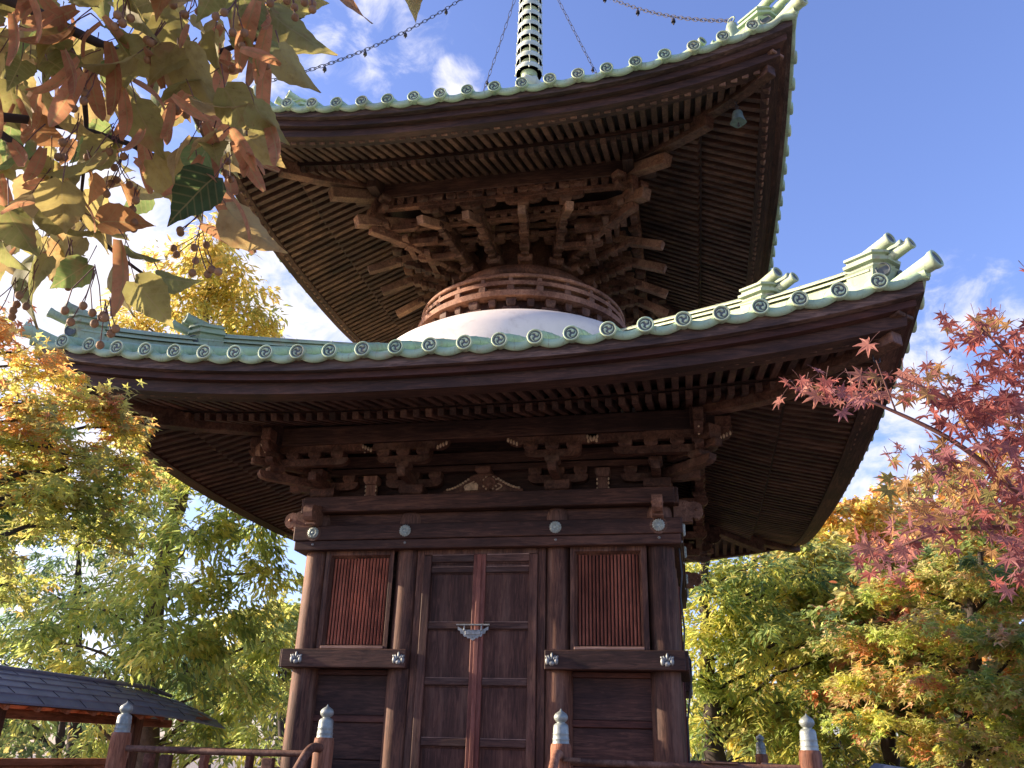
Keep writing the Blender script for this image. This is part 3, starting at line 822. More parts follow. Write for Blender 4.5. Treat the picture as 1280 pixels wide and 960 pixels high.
def corner_tile(R):
    q = R.E + .0; z = R.z0 + float(kf(R, q, q)); mb = MB(); a = unitv(dd + N_((0, 0, .22))); e1 = unitv(np.cross(pp, a))
    o = N_((q + .045, -q - .045, z + .055)); r = .074
    mb.lathe([(r * .8, -.42), (r * .85, -.2), (r * .92, -.03), (r * 1.06, .0), (r * 1.06, .03), (r * .85, .034), (r * .8, .02)], 22, o, [e1, np.cross(a, e1), a])
    mb.lathe([(r * .79, .0), (r * .79, .021)], 22, o, [e1, np.cross(a, e1), a], 1, False)
    # drooping pan under the corner
    pts = [N_((q - t * .5, -q + t * .5, z - .02 - .02 * t)) for t in (0, .2, .45, .8)]
    mb.tube(pts[::-1], [.05, .055, .06, .045], 10)
    return mb
for R in (LO, UP):
    rg = quad('ridge', ridge(R), PATY, PG)
    for q, ex in ((3.66, 0), (2.86, .05)) if R is LO else ((3.10, 0), (2.38, .05)):
        quad('ridge_end', ridge_end(R, q, ex), [PATY if R is LO else PAT, PATD], rg)
    quad('corner_tile', corner_tile(R), [PAT, PATD], rg)
    if R is UP:          # little bronze holder on each ridge that takes the chain from the spire
        q = MB(); z_ = float(surf(UP, 2.83, 2.83)) + .20
        q.lathe([(.075, z_), (.07, z_ + .05), (.045, z_ + .09), (.055, z_ + .15), (.075, z_ + .21), (.06, z_ + .27), (.03, z_ + .31), (.012, z_ + .33)], 14, (2.83, -2.83, 0), fn=lambda a, z: 1 + .12 * np.cos(5 * a + 9 * z))
        a_ = np.linspace(0, 2 * np.pi, 11); q.tube(np.stack([2.83 - .035 * np.cos(a_), -2.83 + .035 * np.cos(a_), z_ + .35 + .04 * np.sin(a_)], 1), .008, 6, False)
        quad('chain_holder', q, PATY, rg)
# roof base of the spire
mb = MB(); mb.bx(-.48, .48, -.48, .48, 10.1, 10.62, .01); mb.bx(-.55, .55, -.55, .55, 10.62, 10.7, .01); mb.lathe([(.42, 10.70), (.40, 10.85), (.25, 11.0), (.2, 11.05)], 24); mb.build('spire_base', PAT, PG)
# spire
sp = MB(); sp.lathe([(.10, 11.0), (.10, 11.18), (.075, 11.2), (.075, 13.6), (.03, 14.3)], 16)
sp.lathe([(.10, 11.06), (.16, 11.10), (.215, 11.20), (.20, 11.235), (.10, 11.25)], 16, fn=lambda a, z: 1 + .09 * np.cos(8 * a))
spo = sp.build('spire', SPIREM, PG)
for k in range(9):
    z = 11.42 + k * .2235; q = MB(); r = .205 - .004 * k
    q.lathe([(r, z), (r + .008, z + .045), (r, z + .092), (r - .022, z + .092), (r - .022, z), (r, z)], 26)
    q.lathe([(.10, z - .07), (.135, z + .0), (.15, z + .05), (.13, z + .11), (.10, z + .15)], 16, mi=1)
    for i in range(8):
        a = i * math.pi / 4; q.beam((.09 * math.cos(a), .09 * math.sin(a), z + .034), ((r - .01) * math.cos(a), (r - .01) * math.sin(a), z + .034), .018, .05)
        aa = a + .2; q.ell((r * math.cos(aa) * 1.04, r * math.sin(aa) * 1.04, z - .02), (.012, .012, .022), None, 6, 4)
        if k: q.tube([(r * math.cos(aa) * 1.04, r * math.sin(aa) * 1.04, z - .0), (r * math.cos(aa + .05) * 1.04, r * math.sin(aa + .05) * 1.04, z - .16)], .006, 5)
    q.build('ring', [SPIREM, PAT], spo)
q = MB(); q.lathe([(.05, 13.62), (.13, 13.75), (.16, 13.9), (.10, 14.1), (.02, 14.35)], 14); q.build('spire_tip', SPIREM, spo)

# ---- white neck, ring railing, round core
mb = MB(); mb.lathe([(2.05, 5.45), (1.98, 5.80), (1.99, 6.00), (1.89, 6.17), (1.70, 6.305), (1.47, 6.385), (1.25, 6.42)], 72); mb.build('white_dome', PLAST, PG)
mb = MB(); mb.lathe([(1.30, 6.33), (1.30, 6.64), (1.0, 6.64)], 64)
for k in range(36):
    a = (k + .5) * math.pi / 18; u = N_((math.cos(a), math.sin(a), 0)); w = N_((-math.sin(a), math.cos(a), 0))
    p = u * 1.33; 
    block(mb, p[0], p[1], 6.53, .12 if k % 2 else .085, .10, (tuple(u), tuple(w)))
    if k % 2: mb.box(u * 1.335 + N_((0, 0, 6.50)), (.06, .20, .055), .004, [u, w, (0, 0, 1)])
mb.build('ring_bracket_band', WN, PG)
rr = MB()
def hoop(mb, r, z, w, h, n=72):
    a = np.linspace(0, 2 * np.pi, n + 1); G = []
    for dr, dz_ in ((-w / 2, -h / 2), (w / 2, -h / 2), (w / 2, h / 2), (-w / 2, h / 2), (-w / 2, -h / 2)):
        G.append(np.stack([(r + dr) * np.cos(a), (r + dr) * np.sin(a), 0 * a + z + dz_], 1))
    mb.sheet(G, 0, False, True)
hoop(rr, 1.36, 6.675, .16, .075); hoop(rr, 1.345, 6.845, .075, .055)
a = np.linspace(0, 2 * np.pi, 73); rr.tube(np.stack([1.355 * np.cos(a), 1.355 * np.sin(a), 0 * a + 6.955], 1), .030, 8, False)
ringr = rr.build('ring_railing', RAILW, PG)
for k in range(24):
    a = (k + .3) * math.pi / 12; u = N_((math.cos(a), math.sin(a), 0)); w = N_((-math.sin(a), math.cos(a), 0)); q = MB()
    q.box(u * 1.345 + N_((0, 0, 6.757)), (.07, .085, .118), .005, [u, w, (0, 0, 1)]); q.box(u * 1.345 + N_((0, 0, 6.90)), (.045, .05, .055), .004, [u, w, (0, 0, 1)])
    q.build('post', RAILW, ringr)
mb = MB(); mb.lathe([(.86, 6.55), (.86, 7.25), (.94, 7.255), (.94, 7.372), (.90, 7.376), (.82, 7.38), (.82, 8.2)], 56); mb.build('round_core', WN, PG)

# ---- upper bracket sets
def ladder(pc, pe, tail=True):
    """stack of stepped arms running out from the round core (pc) to the outer purlin (pe)"""
    mb = MB(); pc, pe = N_((*pc, 0.)), N_((*pe, 0.)); d = pe - pc; Ln = np.linalg.norm(d); d /= Ln; w = N_((-d[1], d[0], 0))
    lat = N_((1., 0, 0)) if abs(abs(d[0]) - abs(d[1])) > .2 else w
    lat = lat if abs(d[1]) > abs(d[0]) or lat is w else N_((0, 1., 0))
    block(mb, *(pc + d * .03)[:2], 7.376, .19, .085, (tuple(d), tuple(w)))
    z = 7.455
    for i, t in enumerate((.30, .62)):
        L0 = Ln * t
        arm(mb, pc + d * (L0 / 2 - .05) + N_((0, 0, z)), L0 + .22, .085, .085, tuple(d))
        q = pc + d * (L0 - .01); block(mb, q[0], q[1], z + .083, .13, .062, (tuple(d), tuple(w)))
        arm(mb, q + N_((0, 0, z + .146)), .36 if i == 0 else .40, .066, .075, tuple(lat))
        for s in (-1, 0, 1): 
            b = q + lat * s * .135; block(mb, b[0], b[1], z + .21, .105, .05, (tuple(lat), tuple(np.cross((0, 0, 1), lat))))
        z += .150
    # stepped blocks climbing from the core to the purlin
    for i in range(7):
        t = i / 6; c_ = pc + d * (Ln * (.06 + .90 * t)) + N_((0, 0, 7.415 + .215 * t + .01 * (i % 2)))
        mb.box(c_, (.085, .125 if i % 2 == 0 else .10, .07), .008, [d, w, (0, 0, 1)])
    mb.beam(pc + N_((0, 0, 7.44)), pc + d * Ln + N_((0, 0, 7.66)), .075, .07)
    for t in (.80,):
        arm(mb, pc + d * (Ln * t / 2) + N_((0, 0, z - .02)), Ln * t + .12, .08, .085, tuple(d))
    q = pc + d * Ln
    block(mb, q[0], q[1], 7.765, .135, .07, (tuple(d), tuple(w)))
    arm(mb, q + N_((0, 0, 7.832)), .46, .07, .08, tuple(lat))
    for s in (-1, 0, 1):
        b = q + lat * s * .18; block(mb, b[0], b[1], 7.955, .13, .07, (tuple(lat), tuple(np.cross((0, 0, 1), lat))))
    tl = None
    if tail:
        tl = MB(); e = q + d * .36 + N_((0, 0, 7.475)); s_ = pc + N_((0, 0, 7.475 + (Ln + .36) * .42))
        tl.beam(e, s_, .092, .105, ch=.005)
    return mb, tl
for xc, yc, xe in ((.19, .90, .29), (.56, .75, .81), (-.19, .90, -.29), (-.56, .75, -.81)):
    mb, tl = ladder((xc, -yc), (xe, -1.6)); q = quad('upper_bracket_set', mb, WN, PG); quad('tail_rafter', tl, TAILW, PG)
mb, tl = ladder((.62, -.62), (1.6, -1.6), False)
for (d0, z0, d1, z1) in ((2.06, 7.90, 1.0, 8.42), (1.80, 7.645, .75, 8.10)):
    tl = MB(); tl.beam((d0, -d0, z0), (d1, -d1, z1), .13, .14, ch=.006); quad('corner_tail_rafter', tl, TAILW, PG)
mb.box((1.62, -1.62, 7.94), (.12, .12, .42), .01, [dd, pp, (0, 0, 1)]); mb.beam((1.2, -1.2, 7.60), (1.66, -1.66, 7.60), .10, .1); block(mb, 1.64, -1.64, 7.70, .17, .08, (tuple(dd), tuple(pp)))
for i, (q0, z0) in enumerate(((1.05, 7.46), (1.28, 7.56), (1.48, 7.66))):
    c = N_((q0, -q0, z0)); 
    for ax_ in ((1, 0, 0), (0, -1, 0)): arm(mb, c + N_((0, 0, .001 if ax_[0] else 0)) - N_(ax_) * .12, .56, .075, .075, ax_)
quad('upper_corner_bracket_set', mb, WN, PG)
mb = MB()
mb.bx(-1.92, 1.92, -1.66, -1.53, 8.055, 8.30, .008)
quad('upper_purlin', mb, WX, PG)
mb = MB()
mb.bx(-1.64, 1.64, -1.645, -1.565, 7.90, 7.955, .005)
for i in range(25):
    x = -1.56 + i * .13; block(mb, x, -1.605, 7.957, .088, .096)
mb.bx(-1.40, 1.40, -1.40, -1.34, 7.735, 7.79, .005); mb.bx(-1.40, 1.40, -1.40, -1.34, 7.845, 7.90, .005)
for i in range(19):
    x = -1.26 + i * .14; block(mb, x, -1.37, 7.79, .085, .055)
mb.bx(-1.12, 1.12, -1.13, -1.07, 7.66, 7.71, .005); mb.bx(-1.1, 1.1, -1.13, -1.07, 7.78, 7.85, .005)
quad('bracket_tie_beam', mb, WN, PG)
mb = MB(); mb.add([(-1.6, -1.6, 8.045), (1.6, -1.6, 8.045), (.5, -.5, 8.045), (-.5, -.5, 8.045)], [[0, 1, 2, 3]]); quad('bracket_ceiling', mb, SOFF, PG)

# ---- side cable and drain wire on the right corner
mb = MB(); mb.tube([(1.955, -1.80, 3.46), (1.97, -1.86, 3.2), (1.945, -1.84, 3.0), (1.965, -1.87, 2.7), (1.95, -1.85, 2.5), (2.005, -1.87, 2.42), (2.005, -1.86, 2.25), (1.95, -1.83, 1.9), (1.95, -1.83, 1.0)], .009, 7); mb.build('cable', CABLE, PG)
# veranda floor and its supports
mb = MB(); mb.bx(-3.02, 3.02, -3.02, 3.02, .86, .95, .01); mb.bx(-2.9, 2.9, -2.9, 2.9, .70, .855, .01)
mb.build('veranda_floor', RAILW, PG)
mb = MB()
for x in (-2.75, -.95, .95, 2.75):
    for y in (-2.75, -.95, .95, 2.75): mb.bx(x - .09, x + .09, y - .09, y + .09, .12, .70, .01)
mb.build('veranda_legs', WZ, PG)
mb = MB(); mb.bx(-3.3, 3.3, -3.3, 3.3, 0, .12, .02); mb.build('stone_base', STONE, PG)
mb = MB()
for i in range(5): mb.bx(-.95, .95, -3.02 - .26 * (i + 1), -3.02 - .26 * i + .02, max(0, .78 - .17 * (i + 1)), .78 - .17 * i, .01)
mb.build('stairs', RAILW, PG)

# ------------------------------------------------------------------ veranda railing
RL = thing('veranda_railing', 'brown wooden veranda railing with bronze onion finials round the pagoda foot', 'railing', (0, 0, .95))
def rpost(x, y, h=.725, s=1.0):
    mb = MB(); mb.lathe([(.083 * s, 0), (.083 * s, h - .03), (.078 * s, h), (.066 * s, h + .004)], 20, (x, y, 0))
    p = mb.build('post', POSTW, RL)
    q = MB(); z = h + .001; r = .066 * s
    q.lathe([(r * 1.03, z), (r * 1.03, z + .006), (r * .99, z + .01), (r, z + .03), (r * 1.03, z + .036), (r * .97, z + .042), (r * .95, z + .07), (r * .99, z + .076), (r * .94, z + .082), (r * .93, z + .118), (r * .88, z + .136), (r * .70, z + .15),
             (r * .50, z + .154), (r * .47, z + .160), (r * .62, z + .166), (r * .84, z + .185), (r * .86, z + .203), (r * .72, z + .222), (r * .42, z + .236), (r * .16, z + .246), (r * .03, z + .262)], 22, (x, y, 0))
    q.build('finial', BRONZE, p)
E_ = 2.87
posts = [(-2.95, -E_), (2.85, -E_), (2.87, 2.87), (-2.87, 2.87), (-1.03, -2.9), (.965, -2.9)]
for p in posts: rpost(*p)
def railrun(p0, p1, axis):
    p0, p1 = N_((*p0, 0.)), N_((*p1, 0.)); d = unitv(p1 - p0)
    q = MB(); q.tube([p0 + d * .04 + N_((0, 0, .60)), (p0 + p1) / 2 + N_((0, 0, .592)), p1 - d * .04 + N_((0, 0, .60))], .027, 10); q.build('handrail', RAILW, RL)
    q = MB(); q.beam(p0 + d * .05 + N_((0, 0, .40)), p1 - d * .05 + N_((0, 0, .40)), .05, .045); q.beam(p0 + d * .05 + N_((0, 0, .05)), p1 - d * .05 + N_((0, 0, .05)), .09, .08); q.build('lower_rails', RAILW, RL)
    L = np.linalg.norm(p1 - p0); n = max(1, int(L / .9))
    for i in range(n):
        c = p0 + d * L * (i + .5) / n; q = MB(); q.box(c + N_((0, 0, .235)), (.07, .07, .30), .005, [d, N_((-d[1], d[0], 0)), (0, 0, 1)]); q.box(c + N_((0, 0, .49)), (.10, .06, .14), .006, [d, N_((-d[1], d[0], 0)), (0, 0, 1)]); q.build('baluster', RAILW, RL)
railrun(posts[0], posts[4], 0); railrun(posts[5], posts[1], 0); railrun(posts[1], posts[2], 1); railrun(posts[0], posts[3], 1)
railrun(posts[3], posts[2], 0)
# rail stubs that run past the posts, with their pale end grain
mb = MB(); mb.beam((1.0, -2.985, .615), (1.13, -2.985, .615), .05, .03); mb.build('rail_end', TAILW, RL)
mb = MB(); mb.beam((2.05, -2.90, .626), (2.32, -2.90, .622), .06, .012); mb.build('rail_patch', TAILW, RL)
for x, y in (posts[4], posts[5]):
    q = MB(); pts = [(x, y - .06, .645), (x - .0, y - .20, .655), (x, y - .30, .625), (x, y - .40, .55), (x, y - .62, .36), (x, y - 1.1, -.05), (x, y - 1.35, -.25)]
    # smooth the bend
    P = N_(pts); T = np.linspace(0, len(P) - 1, 26); PP = np.stack([np.interp(T, range(len(P)), P[:, i]) for i in range(3)], 1)
    for _ in range(2): PP[1:-1] = (PP[:-2] + 2 * PP[1:-1] + PP[2:]) / 4
    q.tube(PP, .036, 12); q.build('stair_handrail', RAILW, RL)
    q = MB(); q.box((x, y - 1.35, -.45), (.14, .14, 1.0), .01); q.build('stair_post', POSTW, RL)

# ------------------------------------------------------------------ bell and chains
bx_, bz = 2.80, 7.70
WB = thing('wind_bell', 'green bronze wind bell hanging under the upper right roof corner', 'bell', (bx_, -bx_, bz))
mb = MB(); mb.lathe([(.080, -.005), (.076, .0), (.068, .03), (.058, .07), (.053, .115), (.045, .135), (.02, .146), (.0115, .15)], 20, fn=lambda a, z: 1 + (.10 * np.cos(4 * a) if z < .02 else 0)); mb.lathe([(.07, -.003), (.05, .06), (.02, .12)], 16, mi=1)
mb.build('bell_body', [BELLM, PATD], WB)
mb = MB(); a = np.linspace(0, 2 * np.pi, 13)
for i, z in enumerate((.165, .205, .245, .285, .325)): mb.tube(np.stack([.016 * np.cos(a) * (1 if i % 2 else 0), .016 * np.cos(a) * (0 if i % 2 else 1), z + .026 * np.sin(a)], 1), .0045, 6, False)
mb.build('hook', IRON, WB)
mb = MB(); mb.tube([(0, 0, .10), (0, 0, -.05)], .006, 6); mb.ell((0, 0, -.045), (.014, .014, .014)); mb.build('clapper', IRON, WB)
def chain(p0, p1, sag, label, bells):
    p0, p1 = N_(p0, float), N_(p1, float); L = np.linalg.norm(p1 - p0); n = int(L / .094)
    T = (np.arange(n) + .5) / n
    f = lambda t: p0 * (1 - t) + p1 * t - N_((0, 0, 1.)) * sag * 4 * t * (1 - t)
    mb = MB(); a = np.arange(11) / 10 * 2 * np.pi
    for i, t in enumerate(T):
        c = f(t); d = unitv(f(t + .01) - f(t - .01)); s = unitv(np.cross(d, (0, 0, 1))); u = np.cross(s, d)
        if i % 2: s = u
        l = L / n * .62
        pts = c + np.cos(a)[:, None] * d * l * (1.0) + np.sign(np.sin(a))[:, None] * np.abs(np.sin(a))[:, None] ** .6 * s * .021
        mb.tube(pts, .0048, 5, False)
    o = mb.build('chain', IRON); tag(o, label, 'chain', 'chains from the spire to the roof corners')
    for t in bells:
        q = MB(); c = f(t); q.lathe([(.027, -.09), (.025, -.06), (.019, -.045), (.008, -.03), (.005, .0)], 12, c); q.ell(c + N_((0, 0, -.115)), (.012, .012, .02)); q.build('little_bell', IRON, o)
CT = 14.05
chain((-.1, -.1, CT), (-2.82, -2.82, 9.10), .42, 'iron chain sagging across the sky left of the spire down to the leaves', (.2, .36, .52, .665, .80))
chain((.1, -.1, CT), (2.82, -2.82, 9.10), .42, 'iron chain with little bells sagging to the upper right roof corner', (.3, .45, .62, .78))
chain((-.1, .1, CT), (-2.82, 2.82, 9.10), .30, 'thin chain behind the spire, dropping steeply on its left', (.3, .55, .75))
chain((.1, .1, CT), (2.82, 2.82, 9.10), .30, 'thin chain behind the spire, dropping steeply on its right', (.3, .5, .7))
#TREES
# ------------------------------------------------------------------ vegetation helpers
LANCE = (N_([(0, 0, 0), (.42, .15, .03), (1, 0, -.10), (.42, -.15, .03), (.5, 0, -.03)]), [[0, 1, 4], [1, 2, 4], [2, 3, 4], [3, 0, 4]])
OVAL = (N_([(0, 0, 0), (.28, .22, .03), (.66, .20, .02), (1, 0, -.12), (.66, -.20, .02), (.28, -.22, .03), (.5, 0, -.04)]), [[0, 1, 6], [1, 2, 6], [2, 3, 6], [3, 4, 6], [4, 5, 6], [5, 0, 6]])
def maple_t(lobes, notch=.36, wob=.10):
    V = [(.0, 0, 0)]; angs = np.linspace(-2.35, 2.35, lobes); L = .50 + .50 * np.cos(angs * .52) ** 1.5
    out = []
    for i, (a, l) in enumerate(zip(angs, L)):
        w = .20
        out.append((l * .62 * math.cos(a - w * .75), l * .62 * math.sin(a - w * .75), .02)); out.append((l * math.cos(a), l * math.sin(a), -wob * l)); out.append((l * .62 * math.cos(a + w * .75), l * .62 * math.sin(a + w * .75), .02))
        if i < lobes - 1:
            m_ = (a + angs[i + 1]) / 2; out.append((notch * math.cos(m_), notch * math.sin(m_), .01))
    V += out; n = len(out)
    return N_(V), [[0, i, i + 1] for i in range(1, n)]
MAPLE = maple_t(7); MAPLES = (lambda q: q)(None) or None
def maple_small():
    V = [(0, 0, 0)]; angs = np.linspace(-2.2, 2.2, 5); L = [.6, .85, 1, .85, .6]; out = []
    for i, (a, l) in enumerate(zip(angs, L)):
        out.append((l * math.cos(a), l * math.sin(a), -.14 * l))
        if i < 4:
            m_ = (a + angs[i + 1]) / 2; out.append((.33 * math.cos(m_), .33 * math.sin(m_), .03))
    V += out
    return N_(V), [[0, i, i + 1] for i in range(1, len(out))]
MAPLE_S = maple_small()
def linden_t():
    V, F = [], []; st = np.linspace(0, 1, 13)
    def half(t): return .365 * (math.sin(math.pi * min(1, (t * .94 + .04)) ** .60)) * (1 - .70 * t ** 4) if t < 1 else 0
    for i, t in enumerate(st):
        w = max(0.0, half(t)) if 0 < t < 1 else (.10 if t == 0 else 0.0)
        ser = 1 + (.05 if i % 2 else -.03)
        back = -.08 * (1 - t) ** 3
        for j, q in enumerate((-1, -.5, 0, .5, 1)):
            xx = t + (back if abs(q) == 1 else back * .5 if q else 0) + (.012 if abs(q) == 1 and i % 2 else 0)
            V.append((xx, q * w * (ser if abs(q) == 1 else 1), (.62 * abs(q) - .2 * q * q) * w - .34 * t ** 2.2 + .022 * math.sin(9 * t + 2.5 * q)))
    for i in range(12):
        for j in range(4): F.append([i * 5 + j, i * 5 + j + 1, (i + 1) * 5 + j + 1, (i + 1) * 5 + j])
    return N_(V), F
LINDEN = linden_t()
def bract_t():
    V, F = [], []; st = np.linspace(0, 1, 9)
    for t in st:
        w = .13 * math.sin(math.pi * (t * .9 + .08)) ** .5
        for q in (-1, 0, 1): V.append((t, q * w, .05 * abs(q) - .16 * math.sin(t * 2.6)))
    for i in range(8):
        for j in range(2): F.append([i * 3 + j, i * 3 + j + 1, (i + 1) * 3 + j + 1, (i + 1) * 3 + j])
    return N_(V), F
BRACT = bract_t()
def nrm(a): return a / (np.linalg.norm(a, axis=1)[:, None] + 1e-9)
def leaf_object(name, tmpl, P, T, Nn, S, Cc, mat, parent, kind=None, smooth=False):
    tv, tf = tmpl; n = len(P); k = len(tv)
    T = nrm(T); Bn = nrm(np.cross(Nn, T)); Nn = np.cross(T, Bn)
    V = P[:, None] + S[:, None, None] * (tv[None, :, :1] * T[:, None] + tv[None, :, 1:2] * Bn[:, None] + tv[None, :, 2:] * Nn[:, None])
    V = V.reshape(-1, 3)
    m_ = len(tf[0]); F = (N_(tf)[None] + (np.arange(n) * k)[:, None, None]).reshape(-1, m_)
    me = bpy.data.meshes.new(name)
    me.vertices.add(len(V)); me.vertices.foreach_set('co', V.astype(np.float32).ravel())
    me.loops.add(F.size); me.loops.foreach_set('vertex_index', F.astype(np.int32).ravel())
    me.polygons.add(len(F)); me.polygons.foreach_set('loop_start', (np.arange(len(F)) * m_).astype(np.int32))
    me.polygons.foreach_set('use_smooth', np.full(len(F), smooth))
    me.update(calc_edges=True)
    at_ = me.attributes.new('leafcol', 'FLOAT_COLOR', 'POINT')
    cc = np.concatenate([np.repeat(Cc, k, 0), np.ones((n * k, 1))], 1)
    at_.data.foreach_set('color', cc.astype(np.float32).ravel())
    if smooth:
        uv = me.attributes.new('leafuv', 'FLOAT_VECTOR', 'POINT'); uv.data.foreach_set('vector', np.tile(tv, (n, 1)).astype(np.float32).ravel())
    me.materials.append(mat); me.validate()
    o = bpy.data.objects.new(name, me); col.objects.link(o)
    if parent: o.parent = parent
    if kind: o['kind'] = kind
    return o
def bez(p0, p1, p2, n):
    t = np.linspace(0, 1, n)[:, None]; return (1 - t) ** 2 * p0 + 2 * t * (1 - t) * p1 + t ** 2 * p2
def pick(pal, n):
    """colours: a list of (colour, weight); each leaf jittered"""
    c = N_([p[0] for p in pal]); w = N_([p[1] for p in pal], float); i = rng.choice(len(pal), n, p=w / w.sum())
    return c[i]
def tree(name, label, cat, base, trunk, clumps, tmpl, size, palfn, r0=.16, flat=.35, per=16, spray=.28, bark=None, group=None, droop=.5, limbs=True, dens=1.0, bright=1.0):
    per = int(per * dens)
    """a tapered trunk, limbs reaching to every leaf clump, twigs inside the clump, leaves along the twigs.
       clumps: (centre, (rx,ry,rz), number of sprays)"""
    root = thing(name, label, cat, (base[0], base[1], 0), group); b0 = N_((base[0], base[1], 0.))
    tr = MB(); pts = [N_((0, 0, -.05))] + [N_(p) - b0 for p in trunk]
    Pn = N_(pts); T = np.linspace(0, len(Pn) - 1, 4 * len(Pn)); tp = np.stack([np.interp(T, range(len(Pn)), Pn[:, i]) for i in range(3)], 1)
    for _ in range(2): tp[1:-1] = (tp[:-2] + 2 * tp[1:-1] + tp[2:]) / 4
    tp[1:-1] += rng.normal(0, r0 * .12, tp[1:-1].shape)
    rad = r0 * (1 - .82 * np.linspace(0, 1, len(tp)) ** .9); rad[0] *= 1.3
    tr.tube(tp, rad, 10)
    P, Tn, Nn, Cc, S = [], [], [], [], []
    for c, rr_, ns in clumps:
        c = N_(c, float) - b0; rr_ = N_(rr_, float); ns = max(1, int(ns * dens))
        low = tp[tp[:, 2] < max(c[2] - .15, tp[0, 2] + .4)]
        if len(low) == 0: low = tp[:3]
        dist = np.linalg.norm(low[:, :2] - c[:2], axis=1) * .5 + np.abs(low[:, 2] - (c[2] - .5 * np.linalg.norm(low[:, :2] - c[:2], axis=1)))
        i0 = int(np.argmin(dist)); s0 = low[i0]; lr = min(rad[i0] * .5, .012 + .012 * np.linalg.norm(c - s0)) 
        mid = (s0 + c) / 2 + N_((0, 0, .18 * np.linalg.norm(c - s0))) + rng.normal(0, .08, 3) * np.linalg.norm(c - s0)
        if limbs:
            q = bez(s0, mid, c, 7); q[1:-1] += rng.normal(0, .015, (5, 3)) * np.linalg.norm(c - s0)
            tr.tube(q, np.linspace(lr, lr * .3 + .003, 7), 6, False)
        for _ in range(ns):
            u = rng.normal(size=3); u /= np.linalg.norm(u); u *= rng.uniform(.25, 1) ** .5
            sc_ = c + u * rr_
            out = unitv((sc_ - c) * (1, 1, .6) + rng.normal(0, .12, 3) * rr_.mean() + N_((0, 0, .02)))
            L = spray * rng.uniform(.7, 1.3); a = sc_ - out * L * .6; e = sc_ + out * L * .6 + N_((0, 0, -droop * L * .35))
            if limbs and rng.random() < .35:
                tr.tube(bez(c + (sc_ - c) * .2 + rng.normal(0, .04, 3), a, e, 4), [lr * .2 + .002, lr * .12 + .002, .002, .0015], 4, False)
            k = max(3, int(per * rng.uniform(.7, 1.3))); t = rng.uniform(0, 1, k)
            side = unitv(np.cross(out, (0, 0, 1))); sg = rng.choice((-1, 1), k)
            p = a + (e - a) * t[:, None] + side * (sg * rng.uniform(.0, .5, k) * L * (1.05 - t))[:, None] + rng.normal(0, flat * L * .28, (k, 3)) * (.5, .5, 1)
            d = out * rng.uniform(.2, .9, k)[:, None] + side * (sg * rng.uniform(.3, 1, k))[:, None] + N_((0, 0, -1.)) * (droop * rng.uniform(.2, 1.2, k))[:, None] + rng.normal(0, .25, (k, 3))
            nn = N_((0, 0, 1.)) + rng.normal(0, .45, (k, 3))
            base_c = pick(palfn(sc_ + b0), 1)[0]
            cc = np.where(rng.random((k, 1)) < .65, base_c, pick(palfn(sc_ + b0), k)) * rng.uniform(.72, 1.28, (k, 1)) * rng.uniform(.92, 1.08, (k, 3))
            P.append(p); Tn.append(d); Nn.append(nn); Cc.append(cc); S.append(size * rng.uniform(.7, 1.2, k))
    t_o = tr.build('trunk', bark or BARK, root)
    P, Tn, Nn, Cc, S = map(np.concatenate, (P, Tn, Nn, Cc, S))
    P = P - (0, 0, 0)
    leaf_object('crown', tmpl, P, Tn, Nn, S, np.clip((Cc * 1.95 + .012) * bright, 0, .85), LEAF, root)
    return root
def cl(px, py, D, rx, ry=None, rz=None, n=12, dj=0):
    return (at(px, py, D), (rx, ry or rx, rz or rx * .7), n)

GREEN, LGREEN, YGREEN, DGREEN = (.105, .145, .036), (.21, .245, .055), (.33, .31, .06), (.05, .085, .03)
YEL, ORA, RUST, OLIV = (.44, .34, .075), (.46, .205, .05), (.33, .125, .05), (.22, .20, .06)
PINK, BLUEG = (.34, .205, .11), (.07, .125, .075)

# ------------------------------------------------------------------ left: maple turning orange, close to the roof corner
def pal1(p):
    z = p[2]
    if z > 3.95: return [(ORA, 4), (YEL, 2.5), (RUST, 1.5), (YGREEN, 1.2)]
    if z > 3.4: return [(ORA, 2.4), (OLIV, 3), (YGREEN, 3), (YEL, 1.5), (RUST, .8)]
    return [(LGREEN, 3), (OLIV, 3), (YGREEN, 3), (GREEN, 1.5), (ORA, .6)]
tb = at(-230, 950, 6.3)
c1 = [cl(15, 440, 6.6, .34, .45, .16, 16), cl(35, 505, 6.5, .42, .5, .15, 24), cl(125, 510, 6.6, .22, .3, .10, 13), cl(148, 535, 6.7, .12, .2, .07, 6), cl(60, 560, 6.4, .42, .5, .14, 26), cl(155, 572, 6.6, .16, .25, .08, 8),
      cl(30, 625, 6.4, .45, .5, .13, 26), cl(125, 618, 6.6, .25, .35, .10, 14), cl(175, 600, 6.9, .10, .2, .06, 5), cl(95, 660, 6.6, .28, .4, .10, 13), cl(20, 590, 6.8, .3, .4, .1, 12),
      cl(-120, 480, 6.4, .5, .6, .2, 16), cl(-130, 580, 6.2, .55, .6, .2, 18), cl(-110, 680, 6.2, .5, .6, .2, 14), cl(-220, 400, 6.4, .6, .6, .25, 16), cl(-60, 380, 6.9, .35, .5, .15, 8), cl(10, 730, 6.8, .3, .4, .1, 8), cl(70, 465, 6.8, .16, .3, .08, 5), cl(80, 600, 6.9, .3, .4, .1, 12)]
tree('maple_tree', 'maple at the left edge, orange above and yellow-green below, touching the lower roof corner', 'tree', tb[:2],
     [at(-190, 850, 6.3), at(-120, 740, 6.4), at(-90, 600, 6.5), at(-80, 450, 6.5)], c1, MAPLE_S, .058, pal1, r0=.12, flat=.5, per=34, spray=.27, bark=BARKD, droop=.45)

